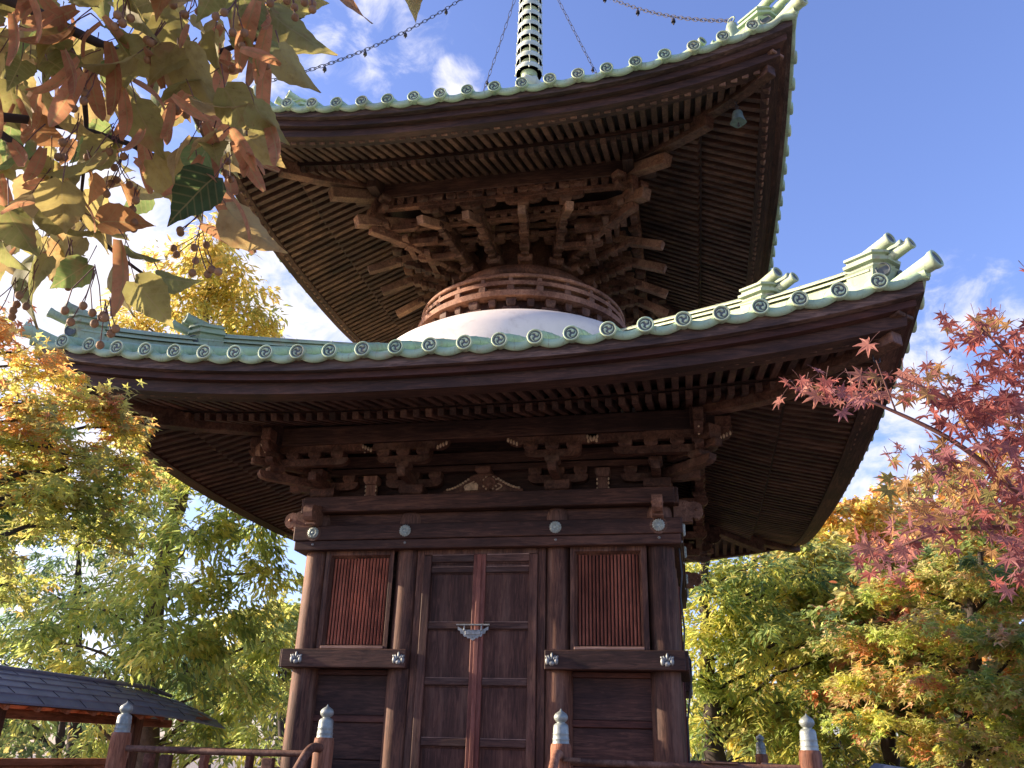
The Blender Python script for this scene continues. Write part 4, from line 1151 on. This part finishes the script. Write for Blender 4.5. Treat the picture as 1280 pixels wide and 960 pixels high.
# ------------------------------------------------------------------ left: tall yellow-green tree behind the fence
def pal2(p):
    if p[2] > 6.3: return [((.30, .23, .055), 4), ((.24, .225, .05), 3), ((.34, .23, .045), 2), (OLIV, 1)]
    return [(YGREEN, 3.5), (LGREEN, 5), (GREEN, 2.5), (YEL, .5)]
D = 13.5
c2 = [cl(262, 300, D, .40, .5, .35, 12), cl(235, 345, D, .45, .6, .35, 12), cl(300, 350, D, .42, .5, .35, 13), cl(225, 390, D, .55, .6, .3, 14), cl(305, 395, D, .45, .5, .25, 11), cl(170, 400, D, .45, .5, .25, 9), cl(325, 410, D, .16, .2, .12, 4),
      cl(190, 560, D, .7, .8, .45, 18), cl(270, 590, D - .5, .6, .7, .5, 18), cl(320, 650, D, .50, .7, .45, 16), cl(170, 640, D, .8, .8, .5, 20), cl(245, 665, D - 1, .55, .6, .4, 14), cl(330, 715, D, .40, .6, .35, 10), cl(200, 730, D - 1, .6, .8, .4, 15),
      cl(285, 760, D - .5, .6, .7, .45, 18), cl(110, 760, D, .8, .8, .5, 18), cl(335, 800, D + .5, .5, .6, .4, 12), cl(225, 810, D - 1.2, .65, .7, .45, 20), cl(130, 840, D - 1, .7, .7, .4, 15), cl(300, 855, D, .6, .7, .4, 17), cl(55, 800, D, .7, .7, .4, 14), cl(345, 870, D + 1, .4, .5, .35, 9),
      cl(245, 920, D, .5, .6, .35, 10), cl(320, 925, D + 1, .5, .6, .3, 9), cl(120, 920, D + .5, .55, .6, .3, 9), cl(30, 870, D, .6, .6, .4, 8)]
b2 = at(186, 960, D)
tree('broadleaf_tree', 'tall yellow-green tree behind the roofed fence, its yellow top showing above the lower roof', 'tree', b2[:2],
     [at(186, 960, D), at(184, 800, D), at(205, 700, D), at(235, 590, D), at(255, 450, D), at(266, 310, D)], c2, LANCE, .16, pal2, r0=.21, flat=.7, per=64, spray=.46, droop=.85, bright=1.15)
# conifer-like blue green tree and darker trees further left
pal3 = lambda p: [(BLUEG, 4), (DGREEN, 3), (GREEN, 1.5)]
D = 19
b3 = at(95, 955, D)
c3 = [cl(95, 690, D, .9, .9, .5, 18), cl(150, 730, D, .9, .9, .5, 18), cl(60, 760, D, 1.1, 1, .5, 20), cl(170, 800, D, 1.0, 1, .5, 18), cl(90, 840, D, 1.2, 1, .5, 20), cl(10, 820, D, 1.1, 1, .5, 16), cl(150, 880, D, 1, 1, .4, 14), cl(20, 720, D, .8, .9, .4, 12)]
tree('evergreen_tree', 'blue-green evergreen tree in the shade behind the left maple', 'tree', b3[:2], [at(95, 950, D), at(95, 800, D), at(100, 660, D)], c3, LANCE, .17, pal3, r0=.2, per=46, spray=.55, bark=BARKD, droop=.7)
D = 15.5
b3 = at(72, 965, D); pal4 = lambda p: [(DGREEN, 3), (GREEN, 3), (OLIV, 1.5), (YGREEN, 1)]
c4 = [cl(20, 915, D, .6, .7, .3, 12), cl(75, 880, D, .7, .7, .3, 10), cl(-40, 890, D, .7, .7, .4, 12), cl(-60, 800, D, 1, 1, .6, 14), cl(-120, 700, D, 1, 1, .7, 14), cl(40, 940, D - 1, .4, .4, .2, 6), cl(130, 925, D, .5, .5, .25, 9)]
tree('small_tree', 'small dark tree with a slim bare trunk seen under the left fence roof', 'tree', b3[:2], [at(70, 955, D), at(76, 915, D), at(84, 880, D)], c4, OVAL, .11, pal4, r0=.13, per=26, spray=.4, bark=BARKD)
# ------------------------------------------------------------------ right: green tree beside the pagoda
D = 18
pal5 = lambda p: [(GREEN, 2.5), (LGREEN, 4), (YGREEN, 4 if p[2] > 3.2 else 2.2), (DGREEN, .5)]
c5 = [cl(885, 715, D, 0.72, 0.86, 0.50, 14), cl(935, 712, D, 0.79, 0.86, 0.46, 16), cl(1000, 715, D + .7, 0.65, 0.72, 0.40, 11), cl(880, 790, D - .5, 0.60, 0.72, 0.50, 13), cl(945, 785, D - .5, 0.86, 0.86, 0.58, 19), cl(1015, 800, D, 0.72, 0.86, 0.50, 14), cl(870, 850, D, 0.58, 0.72, 0.43, 10),
      cl(945, 860, D, 0.79, 0.86, 0.50, 16), cl(1020, 875, D, 0.72, 0.86, 0.50, 14), cl(880, 915, D + .3, 0.58, 0.72, 0.36, 9), cl(965, 925, D, 0.72, 0.72, 0.40, 12), cl(1050, 935, D, 0.65, 0.72, 0.43, 10), cl(1055, 760, D + 1, 0.65, 0.72, 0.43, 9), cl(840, 760, D + .7, 0.72, 0.86, 0.58, 9), cl(830, 880, D + .7, 0.72, 0.86, 0.58, 7)]
c5 += [cl(1045, 705, D + 2, .7, .8, .4, 10), cl(965, 745, D + 1.5, .8, .8, .4, 12), cl(1075, 820, D + 1, .7, .8, .4, 11), cl(1000, 665, D + 4, .6, .7, .4, 9), cl(905, 750, D - .7, .5, .6, .4, 9)]
b5 = at(893, 965, D)
tree('broadleaf_tree', 'green tree with drooping narrow leaves and a dark trunk just right of the pagoda', 'tree', b5[:2], [at(893, 955, D), at(890, 890, D), at(884, 800, D), at(878, 700, D), at(905, 640, D + .3)], c5, LANCE, .20, pal5, r0=.27, flat=.7, per=66, spray=.60, bark=BARKD, droop=.6, bright=1.05)
# right maples, layered
def pal6(p):
    k = rng.random()
    if k < .34: return [(PINK, 3), (ORA, .8), (RUST, 1.2), (OLIV, 3), (YGREEN, 1)]
    return [(GREEN, 3), (LGREEN, 3), (OLIV, 3.5), (DGREEN, .8), (YGREEN, 2)]
D = 15.5
c6 = [cl(1120, 735, D + .5, 0.81, 1.08, 0.23, 14), cl(1200, 725, D, 0.90, 1.08, 0.23, 18), cl(1275, 735, D, 0.90, 1.08, 0.27, 18), cl(1090, 800, D + .5, 0.81, 1.08, 0.22, 15), cl(1165, 790, D, 0.90, 1.08, 0.23, 20), cl(1245, 800, D - .4, 0.90, 1.08, 0.23, 20), cl(1120, 850, D, 0.90, 1.08, 0.22, 18), cl(1200, 860, D - .5, 0.90, 1.08, 0.22, 20), cl(1280, 870, D - .5, 0.90, 1.08, 0.25, 18),
      cl(1100, 905, D + .4, 0.76, 0.90, 0.22, 11), cl(1180, 920, D, 0.90, 1.08, 0.22, 16), cl(1260, 930, D - .5, 0.90, 1.08, 0.25, 18), cl(1340, 800, D, 1.08, 1.08, 0.36, 16), cl(1350, 900, D, 1.08, 1.08, 0.36, 14), cl(1340, 700, D, 1.08, 1.08, 0.36, 14), cl(1235, 690, D + 1, 0.90, 1.08, 0.22, 12)]
b6 = at(1215, 1010, D)
tree('maple_tree', 'layered maple, green with pinkish leaf tips, filling the lower right corner', 'tree', b6[:2], [at(1215, 1000, D), at(1210, 930, D), at(1220, 850, D), at(1215, 760, D), at(1225, 690, D)], c6, MAPLE_S, .115, pal6, r0=.2, flat=.55, per=64, spray=.52, bark=BARKD, droop=.4, bright=1.3)
# far autumn trees on the rise at the right
SPECS = [(1005, 720, 27, 2.1, 'pale gold autumn tree farthest left on the rise, just under the roof edge', [(YEL, 4), (YGREEN, 2), (OLIV, 2), ((.36, .20, .05), 2)]),
         (1062, 690, 24, 2.0, 'yellow-orange autumn tree whose round top meets the sky beside the right roof edge', [(YEL, 4), ((.36, .20, .05), 3), (OLIV, 2), (ORA, 1)]),
         (1150, 690, 27, 2.0, 'golden-brown autumn tree behind the red maple twig', [((.34, .20, .06), 4), (YEL, 2), (OLIV, 2), (RUST, 1)]),
         (1245, 670, 25, 2.2, 'orange autumn tree at the right edge behind the red maple leaves', [(ORA, 2), (PINK, 3), (YEL, 2), (OLIV, 2.5)]),
         (1010, 770, 20, 1.6, 'olive-yellow tree between the green tree and the layered maple', [(OLIV, 4), (YGREEN, 2), (YEL, 2), (GREEN, 2)]),
         (1110, 800, 18, 1.7, 'dull green and russet tree behind the layered maple', [(OLIV, 3), (GREEN, 3), (RUST, 1.5), (PINK, 1.5)])]
for px, py, D, R0, lab, pl in SPECS:
    c = []
    for _ in range(22):
        u = rng.normal(size=3); u = u / np.linalg.norm(u) * rng.uniform(.4, 1)
        c.append((at(px, py, D) + u * N_((R0, R0, R0 * .95)), (R0 * .36, R0 * .36, R0 * .24), 12))
    for _ in range(10):
        c.append((at(px, py, D) + N_((rng.uniform(-1, 1) * R0, rng.uniform(-1, 1) * R0, -R0 * rng.uniform(.8, 2.2))), (R0 * .4, R0 * .4, R0 * .24), 9))
    b = at(px, 960, D)
    tree('autumn_tree', lab, 'tree', b[:2], [at(px, 945, D), at(px + 4, (py + 945) / 2, D), at(px - 3, py - 20, D)], c, OVAL, .20, lambda p, pl=pl: pl, r0=.2, per=52, spray=.55, bark=BARKD, droop=.6, group='autumn trees on the rise at the right')
# trees further round, left, behind and right (seen through the gaps)
BACK = [(-140, 640, 17, 2.4, 'broad green tree beyond the left edge maple', [(GREEN, 3), (LGREEN, 3), (YGREEN, 2)]), (355, 800, 24, 1.5, 'pale yellow-green tree far behind the left corner pillar', [(YGREEN, 4), (LGREEN, 3), (OLIV, 2)]),
        (260, 850, 27, 1.6, 'far green tree low behind the trunk of the tall tree', [(GREEN, 3), (BLUEG, 2), (LGREEN, 2)]), (600, 850, 30, 2.5, 'tree standing straight behind the pagoda', [(GREEN, 3), (YGREEN, 2), (OLIV, 2)]),
        (1400, 740, 16, 2.6, 'wide orange-green tree beyond the right edge of the layered maple', [(OLIV, 3), (ORA, 2), (GREEN, 2)]), (935, 880, 25, 1.6, 'far yellow tree glimpsed low beside the dark trunk right of the pagoda', [(YGREEN, 4), (YEL, 2), (LGREEN, 2)])]
for px, py, D, R0, lab, pl in BACK:
    c = []
    for _ in range(20):
        u = rng.normal(size=3); u = u / np.linalg.norm(u) * rng.uniform(.4, 1)
        c.append((at(px, py, D) + u * N_((R0, R0, R0 * .95)), (R0 * .36, R0 * .36, R0 * .24), 10))
    b = at(px, 960, D)
    tree('background_tree', lab, 'tree', b[:2], [at(px, 945, D), at(px - 4, (py + 945) / 2, D), at(px + 5, py - 20, D)], c, OVAL, .19, lambda p, pl=pl: pl, r0=.2, per=48, spray=.55, bark=BARKD, droop=.6)
# far wood that closes the horizon
P = []; n = 26000
a = rng.uniform(-math.pi * .45, math.pi * 1.45, n); rr_ = rng.uniform(42, 60, n); 
h = (4.2 + 1.6 * np.sin(a * 7) + 1.1 * np.sin(a * 17 + 1) + .6 * np.sin(a * 41)) * np.sqrt(rng.uniform(0, 1, n))
P = np.stack([rr_ * np.cos(a), rr_ * np.sin(a), h], 1) * 1.0
T = rng.normal(size=(n, 3)); Nn = rng.normal(size=(n, 3)) + N_((0, 0, 1.))
fw = leaf_object('far_wood', OVAL, P, T, Nn, rng.uniform(.5, 1.1, n), pick([(GREEN, 3), (OLIV, 3), (YGREEN, 1.5), (DGREEN, 3)], n) * rng.uniform(.7, 1.3, (n, 1)), LEAF, None, 'stuff')
fw['label'] = 'far dark green wood closing the view low behind the trees'; fw['category'] = 'wood'

# ------------------------------------------------------------------ foreground left: linden branch with bracts and berries
LT = thing('linden_tree', 'linden tree with big olive and rust leaves and berries hanging in at the upper left', 'tree', (-1.9, -10.4, 0))
lo = N_((-1.9, -10.4, 0.))
mb = MB(); trunk = N_([(0, 0, -.05), (.02, .05, 1), (-.03, .1, 2.0), (.05, .15, 3.0), (.1, .2, 4.2)]); mb.tube(trunk, [.19, .15, .13, .11, .06], 12)
def limb(pts, r0, r1, n=14):
    P = N_(pts); T = np.linspace(0, len(P) - 1, n); q = np.stack([np.interp(T, range(len(P)), P[:, i]) for i in range(3)], 1)
    for _ in range(2): q[1:-1] = (q[:-2] + 2 * q[1:-1] + q[2:]) / 4
    mb.tube(q, np.linspace(r0, r1, n), 7)
limb([lo + trunk[2], at(-260, 150, 1.75), at(-40, 140, 1.75), at(60, 152, 1.75), at(180, 180, 1.8), at(260, 240, 1.8)], .014, .0025)
limb([lo + trunk[3], at(-150, -80, 1.8), at(60, 20, 1.75), at(180, 90, 1.75), at(300, 60, 1.8), at(380, 20, 1.8)], .014, .0025)
limb([at(-40, 140, 1.75), at(20, 180, 1.7), at(55, 210, 1.7), at(120, 300, 1.7), at(190, 350, 1.65)], .008, .0025)
limb([lo + trunk[3], at(-60, -200, 1.9), at(180, -90, 1.9), at(400, -60, 1.9), at(520, -25, 1.9)], .025, .004)
limb([at(60, 20, 1.75), at(100, 80, 1.8), at(110, 160, 1.8), at(100, 260, 1.8)], .008, .0025)
for o_ in range(1): mb.v = [tuple(N_(p)) for p in mb.v]
nt_ = 12 * 5
mb.v = mb.v[:nt_] + [p for p in mb.v[nt_:]]
# trunk points are local, limb points were given in world space: bring the limbs to local space
ntr = 12 * 5 + 24
mb.v = mb.v[:ntr] + [tuple(N_(p) - lo) for p in mb.v[ntr:]]
mb.build('trunk', BARKD, LT)
OL1, OL2, OL3, GRN, BRN, KHA = (.29, .255, .075), (.37, .29, .09), (.22, .225, .065), (.15, .215, .06), (.42, .19, .075), (.42, .29, .11)
hp, ht, hn, hs, hc = [], [], [], [], []
def hero(x0, y0, x1, y1, c, D=1.62, tilt=.0, w=None):
    a, b = at(x0, y0, D), at(x1, y1, D + tilt)
    hp.append(a); ht.append(b - a); hs.append(np.linalg.norm(b - a)); hc.append(N_(c))
    n = -CF + rng.normal(0, .8, 3) if w is None else N_(w); hn.append(n)
for h_ in ((338, 12, 408, 84, OL1), (428, -30, 447, 36, BRN), (505, -25, 526, 17, OL2), (350, 62, 386, 118, OL2), (285, 262, 346, 326, KHA), (262, 180, 228, 236, GRN), (268, 222, 205, 276, (.05, .085, .03)),
           (200, 345, 243, 361, OL3), (160, 308, 200, 338, OL3), (168, 352, 219, 406, OL1), (152, 325, 142, 392, OL2), (130, 245, 112, 318, OL2), (78, 228, 76, 302, OL2), (42, 240, -24, 288, KHA), (50, 318, 14, 398, OL3), (20, 118, 52, 152, OL2),
           (310, 170, 356, 212, OL2), (318, 130, 352, 185, OL1), (280, 110, 320, 172, OL1), (90, 60, 30, 110, OL3), (200, 20, 240, 85, OL1), (150, 60, 215, 95, OL1), (40, 40, 95, 20, GRN), (300, -20, 322, 60, OL3), (240, 120, 300, 150, KHA),
           (170, 130, 200, 200, OL1), (60, 110, 110, 190, OL2), (120, 190, 60, 240, OL1), (10, 260, 40, 330, OL3), (190, 200, 240, 260, OL2), (230, 60, 262, 140, OL2), (45, 205, 100, 230, (.25, .24, .05)), (0, 300, 24, 345, OL3), (110, 330, 60, 362, GRN)):
    hero(*h_, D=rng.uniform(1.5, 1.75), tilt=rng.uniform(-.05, .05))
poly_rows = [(-40, 0, 420), (0, -60, 395), (40, -60, 375), (90, -60, 350), (140, -60, 345), (190, -60, 325), (230, -50, 290), (270, -50, 225), (310, -40, 130), (350, -40, 60)]
for _ in range(215):
    py = abs(rng.normal(0, 150)) - 40 if rng.random() < .55 else rng.uniform(-60, 345)
    if py > 350: continue
    x1 = np.interp(py, [r[0] for r in poly_rows], [r[2] for r in poly_rows])
    px = rng.uniform(-45, x1 - 12)
    D = rng.uniform(1.6, 2.3); a = at(px, py - 20, D)
    d = N_((0, 0, -1.)) * rng.uniform(.3, 1.2) + CR * rng.normal(.15, .6) + rng.normal(0, .3, 3)
    hp.append(a); ht.append(d); hs.append(rng.uniform(.058, .098)); hn.append(-CF * rng.uniform(.2, 1) + rng.normal(0, .5, 3)); hc.append(N_((OL1, OL2, OL3, GRN, KHA, BRN)[rng.choice(6, p=[.25, .24, .15, .10, .16, .10])]) * rng.uniform(.8, 1.2))
for _ in range(170):          # out-of-frame crown leaves, added to shade the visible ones from the sun
    px, py = rng.uniform(-520, -20), rng.uniform(-420, 260); D = rng.uniform(1.65, 2.5)
    hp.append(at(px, py, D)); ht.append(N_((0, 0, -1.)) * rng.uniform(.3, 1.2) + rng.normal(0, .5, 3)); hs.append(rng.uniform(.07, .11)); hn.append(rng.normal(0, 1, 3)); hc.append(N_(OL1))
stm = MB()
for p_, t_, s_ in zip(hp, ht, hs):
    q0 = N_(p_) - lo; u_ = unitv(t_); e_ = q0 - u_ * s_ * .30 + N_((rng.normal(0, .006), rng.normal(0, .006), .022))
    stm.tube([e_, (e_ + q0) / 2 + N_((0, 0, .003)), q0 + u_ * s_ * .03], [.0013, .0010, .0009], 4, False)
stm.build('leaf_stalks', TWIGR, LT, kind='stuff')
leaf_object('leaves', LINDEN, N_(hp) - lo, N_(ht), N_(hn), N_(hs), N_(hc), LEAFH, LT, smooth=True)
bp, bt, bn, bs, bc = [], [], [], [], []
for x0, y0, x1, y1 in ((300, 60, 352, 82), (178, 170, 188, 242), (265, 230, 318, 318), (262, 215, 308, 302), (245, 95, 200, 160), (150, 300, 138, 395), (175, 362, 205, 388), (160, 355, 195, 375), (100, 75, 40, 115), (70, 95, 30, 110), (320, 0, 300, 90), (335, 30, 322, 105), (285, 5, 290, 60), (160, 130, 190, 190),
                       (215, 120, 260, 150), (250, 280, 300, 312), (0, 265, 45, 255), (40, 0, 12, 20), (130, 20, 160, 60), (310, 190, 330, 220), (290, 160, 320, 215), (120, 290, 100, 250), (235, 30, 225, 60), (205, 110, 180, 60), (20, 310, 0, 325)):
    D = rng.uniform(1.48, 1.75); a, b = at(x0, y0, D), at(x1, y1, D + rng.uniform(-.03, .03)); bp.append(a); bt.append(b - a); bs.append(np.linalg.norm(b - a)); bn.append(-CF + rng.normal(0, .6, 3)); bc.append(N_((.46, .20, .095)) * rng.uniform(.75, 1.25))
for _ in range(72):
    px, py = rng.uniform(-80, 345), rng.uniform(-50, 230); D = rng.uniform(1.5, 1.9)
    bp.append(at(px, py, D)); bt.append(N_((0, 0, -1.)) + rng.normal(0, .5, 3)); bs.append(rng.uniform(.07, .115)); bn.append(-CF + rng.normal(0, .6, 3)); bc.append(N_((.42, .175, .085)) * rng.uniform(.7, 1.3))
for i in range(len(bp)): leaf_object('bract', BRACT, N_(bp[i:i + 1]) - lo, N_(bt[i:i + 1]), N_(bn[i:i + 1]), N_(bs[i:i + 1]), N_(bc[i:i + 1]), LEAFH, LT, smooth=True)
def berries(px, py, D, n, L=.05, dark=0):
    mb = MB()
    c = at(px, py, D) - lo
    for i in range(n):
        p = c + rng.normal(0, 1, 3) * (.016, .016, .013); top = c + N_((0, 0, L)) + rng.normal(0, .004, 3)
        mb.tube([top, (top + p) / 2 + rng.normal(0, .004, 3), p], .0011, 4, False, 1); mb.ell(p, (.0068, .0068, .0072), None, 9, 6, 0)
    mb.build('berry_cluster', [BERRY, TWIGR], LT)
for px, py, n, L in ((142, 232, 6, .07), (135, 190, 4, .05), (165, 262, 4, .05), (250, 300, 4, .07), (246, 318, 3, .05), (250, 330, 4, .03), (275, 212, 4, .05), (75, 340, 4, .07), (103, 395, 5, .09), (125, 408, 6, .05), (30, 380, 4, .08), (150, 20, 5, .05), (60, 70, 5, .06), (355, 5, 5, .05), (370, -2, 4, .04), (195, 60, 4, .06), (310, 75, 4, .05), (220, 150, 4, .05), (85, 180, 3, .06), (5, 400, 3, .08), (290, 30, 4, .05), (240, 10, 4, .05), (110, 120, 4, .05)):
    berries(px, py, rng.uniform(1.5, 1.75), n, L)

# ------------------------------------------------------------------ foreground right: red maple twigs
mo = N_((5.2, -8.4, 0.))
MT = thing('maple_tree', 'red maple with crimson star leaves reaching in from the right edge before the roof corner', 'tree', tuple(mo))
mb = MB(); trunk = N_([(0, 0, -.05), (-.05, 0, .9), (.05, .1, 1.9), (-.1, .05, 3.0), (-.2, .1, 4.0)]); mb.tube(trunk, [.11, .09, .08, .065, .03], 10)
ntr = len(mb.v)
def limb2(pts, r0, r1, n=14): limb(pts, r0, r1, n)
Dm = 2.25
limb2([mo + trunk[2], at(1500, 720, 2.6), at(1310, 655, 2.4), at(1245, 590, Dm), at(1185, 545, Dm), at(1120, 515, Dm), at(1060, 490, Dm), at(1005, 487, Dm)], .012, .0015, 26)
limb2([mo + trunk[3], at(1500, 560, 2.6), at(1320, 490, 2.4), at(1260, 445, Dm), at(1215, 398, Dm)], .010, .0015, 18)
limb2([at(1310, 655, 2.4), at(1250, 660, 2.4), at(1180, 660, 2.3), at(1110, 690, 2.3)], .009, .002)
limb2([at(1320, 490, 2.4), at(1240, 520, 2.3), at(1180, 495, 2.25), at(1120, 470, 2.25)], .007, .002)
limb2([at(1120, 515, Dm), at(1095, 450, Dm)], .0025, .0012, 6)
limb2([at(1245, 590, Dm), at(1200, 520, Dm), at(1170, 470, Dm)], .004, .0015, 8)
mb.v = mb.v[:ntr] + [tuple(N_(p) - mo) for p in mb.v[ntr:]]
mb.build('trunk', TWIGR, MT)
CRI, DRED, ROS, ORO, PUR = (.37, .11, .085), (.25, .07, .06), (.46, .19, .135), (.40, .22, .085), (.31, .125, .125)
P, T, Nn, S, Cc = [], [], [], [], []
for px, py, rx, ry, n, pal in ((1055, 488, 55, 20, 26, [(CRI, 3), (ROS, 3), (PUR, 1.5), (ORO, .6)]), (1005, 482, 14, 10, 4, [(ROS, 1), (CRI, 1)]), (1150, 478, 42, 22, 16, [(ORO, 3), (ROS, 2), (CRI, 1)]), (1225, 408, 42, 18, 15, [(CRI, 3), (DRED, 1), (ORO, 1)]), (1262, 452, 32, 40, 22, [(CRI, 3), (DRED, 2)]),
                          (1215, 505, 50, 30, 36, [(CRI, 3), (DRED, 2), (PUR, 1.5), (ORO, .8)]), (1262, 555, 45, 55, 50, [(CRI, 2), (DRED, 2), (PUR, 2), (ORO, 1)]), (1180, 590, 50, 30, 34, [(ORO, 3), (OLIV, 2), (PUR, 2), (ROS, 1)]), (1235, 640, 60, 35, 40, [(ORO, 2), (PUR, 2), (CRI, 2), (OLIV, 1)]),
                          (1110, 690, 45, 26, 22, [(PUR, 3), (ROS, 2), (CRI, 1)]), (1165, 650, 40, 22, 18, [(ORO, 2), (PUR, 2)]), (1278, 690, 25, 40, 18, [(PUR, 2), (CRI, 2)]), (1075, 605, 20, 8, 0, [(ORO, 1)]), (1340, 560, 50, 120, 50, [(CRI, 1), (DRED, 1)]), (1320, 420, 40, 60, 20, [(CRI, 1), (ORO, 1)])):
    if not n: continue
    n = int(n * (2.1 if px > 1130 else 1.6)); u = rng.normal(0, .6, (n, 2)); D = rng.uniform(2.05, 2.7, n)
    for k in range(n):
        P.append(at(px + u[k, 0] * rx, py + u[k, 1] * ry, D[k]))
        T.append(N_((0, 0, -1.)) * rng.uniform(.1, .9) + CR * rng.normal(-.3, .6) + rng.normal(0, .35, 3)); Nn.append(N_((0, 0, 1.)) * rng.uniform(.2, 1) - CF * rng.uniform(.2, .9) + rng.normal(0, .35, 3)); S.append(rng.uniform(.025, .041))
    Cc.append(pick(pal, n) * rng.uniform(.8, 1.25, (n, 1)))
stm = MB()
for p_, t_, s_ in zip(P, T, S):
    q0 = N_(p_) - mo; u_ = unitv(t_); e_ = q0 - u_ * s_ * .9 + N_((0, 0, .008))
    stm.tube([e_, (e_ + q0) / 2 + N_((0, 0, .002)), q0], [.0008, .0006, .0006], 4, False)
stm.build('leaf_stalks', TWIGR, MT, kind='stuff')
leaf_object('leaves', MAPLE, N_(P) - mo, N_(T), N_(Nn), N_(S), np.concatenate(Cc), LEAFR, MT)

# ------------------------------------------------------------------ left: roofed fence, lamp post, stone
FX = -4.55
FN = thing('roofed_fence', 'low wooden fence with a slate-blue roof of overlapping courses left of the pagoda', 'fence', (FX, -2, 0))
y0, y1 = -9.0 + 2, 3.0
mb = MB()
nc = 5; we, ze, zr = .46, 1.89, 2.215
for s in (1, -1):
    for i in range(nc):
        a0, a1 = i / nc, (i + 1) / nc + .03
        def P_(a, y, lift=0): 
            xx = we * (1 - a); zz = ze + (zr - ze) * (a ** .86) + lift
            return (s * xx, y, zz)
        def yend(a): return y1 - .62 * (a ** 1.6)
        L0 = .012
        ys0 = np.linspace(y0, yend(a0), 14); ys1 = np.linspace(y0, yend(min(1, a1)), 14)
        dr = lambda t: -.10 * max(0., (t - .78) / .22) ** 2
        lo_ = [(s * we * (1 - a0), y, ze + (zr - ze) * a0 ** .86 + .020 + dr(k / 13)) for k, y in enumerate(ys0)]
        lo2 = [(s * we * (1 - a0), y, ze + (zr - ze) * a0 ** .86 + .002 + dr(k / 13)) for k, y in enumerate(ys0)]
        hi = [(s * we * (1 - min(1, a1)), y, ze + (zr - ze) * min(1, a1) ** .86 + .006 + dr(k / 13)) for k, y in enumerate(ys1)]
        mb.sheet([lo2, lo_, hi], 0, False, s < 0)
        # joints between the sheets of one course
        for k in range(18):
            y = y0 + .3 + k * .62 + (.31 if i % 2 else 0)
            if y < ys0[-1] - .5:
                p = N_((s * we * (1 - a0), y, ze + (zr - ze) * a0 ** .86 + .0215)); q = N_((s * we * (1 - a1), y, ze + (zr - ze) * min(1, a1) ** .86 + .0085))
                mb.beam(p, q, .008, .006, (s * .6, 0, .8), .001, 1)
mb.tube([(0, y0, zr + .012), (0, y1 - 1.2, zr + .012), (0, y1 - .66, zr - .06)], .025, 8, mi=0)
mb.build('roof', [SLATE, IRON], FN)
mb = MB(); mb.sheet([[(-we + .03, y0, ze - .005), (-we + .03, y1 - .3, ze - .005)], [(0, y0, zr - .10), (0, y1 - .5, zr - .10)], [(we - .03, y0, ze - .005), (we - .03, y1 - .3, ze - .005)]], 0, False)
for k in range(24):
    y = y0 + .2 + k * .42
    if y < y1 - .45:
        for s in (1, -1): mb.beam((s * (we - .04), y, ze - .03), (0, y, zr - .14), .05, .05, ch=.003)
mb.build('rafters', FENCEW, FN)
mb = MB(); mb.bx(-.05, .05, y0, y1 - .6, 1.78, 1.87, .006); mb.build('ridge_beam', FENCEW, FN)
for y in (y1 - 1.35, y1 - 3.6, y1 - 5.9, y1 - 8.2):
    mb = MB(); mb.bx(-.085, .085, y - .085, y + .085, 0, 2.0, .008); mb.build('post', WZ, FN)
mb = MB()
yy = y0
while yy < y1 - 1.5:
    mb.bx(-.02, .02, yy, yy + .178, .05, 1.36, .003); yy += .18
mb.bx(-.06, .06, y0, y1 - 1.4, 1.36, 1.425, .006); mb.build('board_panel', FENCEW, FN)
p = at(331, 960, 17); LPT = thing('lamp_post', 'thin grey lamp post far behind the left corner pillar', 'lamp post', (p[0], p[1], 0))
mb = MB(); zt = at(331, 868, 17)[2]; mb.tube([(0, 0, 0), (0, 0, zt - .1)], [.05, .035], 10); mb.build('pole', STONE, LPT)
mb = MB(); mb.lathe([(.05, zt - .1), (.14, zt - .06), (.15, zt + .02), (.10, zt + .10), (.02, zt + .13)], 14); mb.build('lamp_head', STONE, LPT)
p = at(1098, 965, 9.6)
mb = MB(); ax = [unitv((1, .3, -.5)), unitv((-.3, 1, 0)), unitv(np.cross((1, .3, -.5), (-.3, 1, 0)))]
prof = []
mb.prism([(-.42, -.9), (.40, -.9), (.43, .1), (.36, .45), (.15, .62), (-.18, .55), (-.38, .25)], .24, (0, 0, 1.0), unitv((1, .25, -.35)), unitv((.35, 0, 1)))
st = mb.build('stone_slab', STONE); st.location = (p[0], p[1], .02); tag(st, 'grey leaning stone slab among the twigs under the layered maple', 'stone')
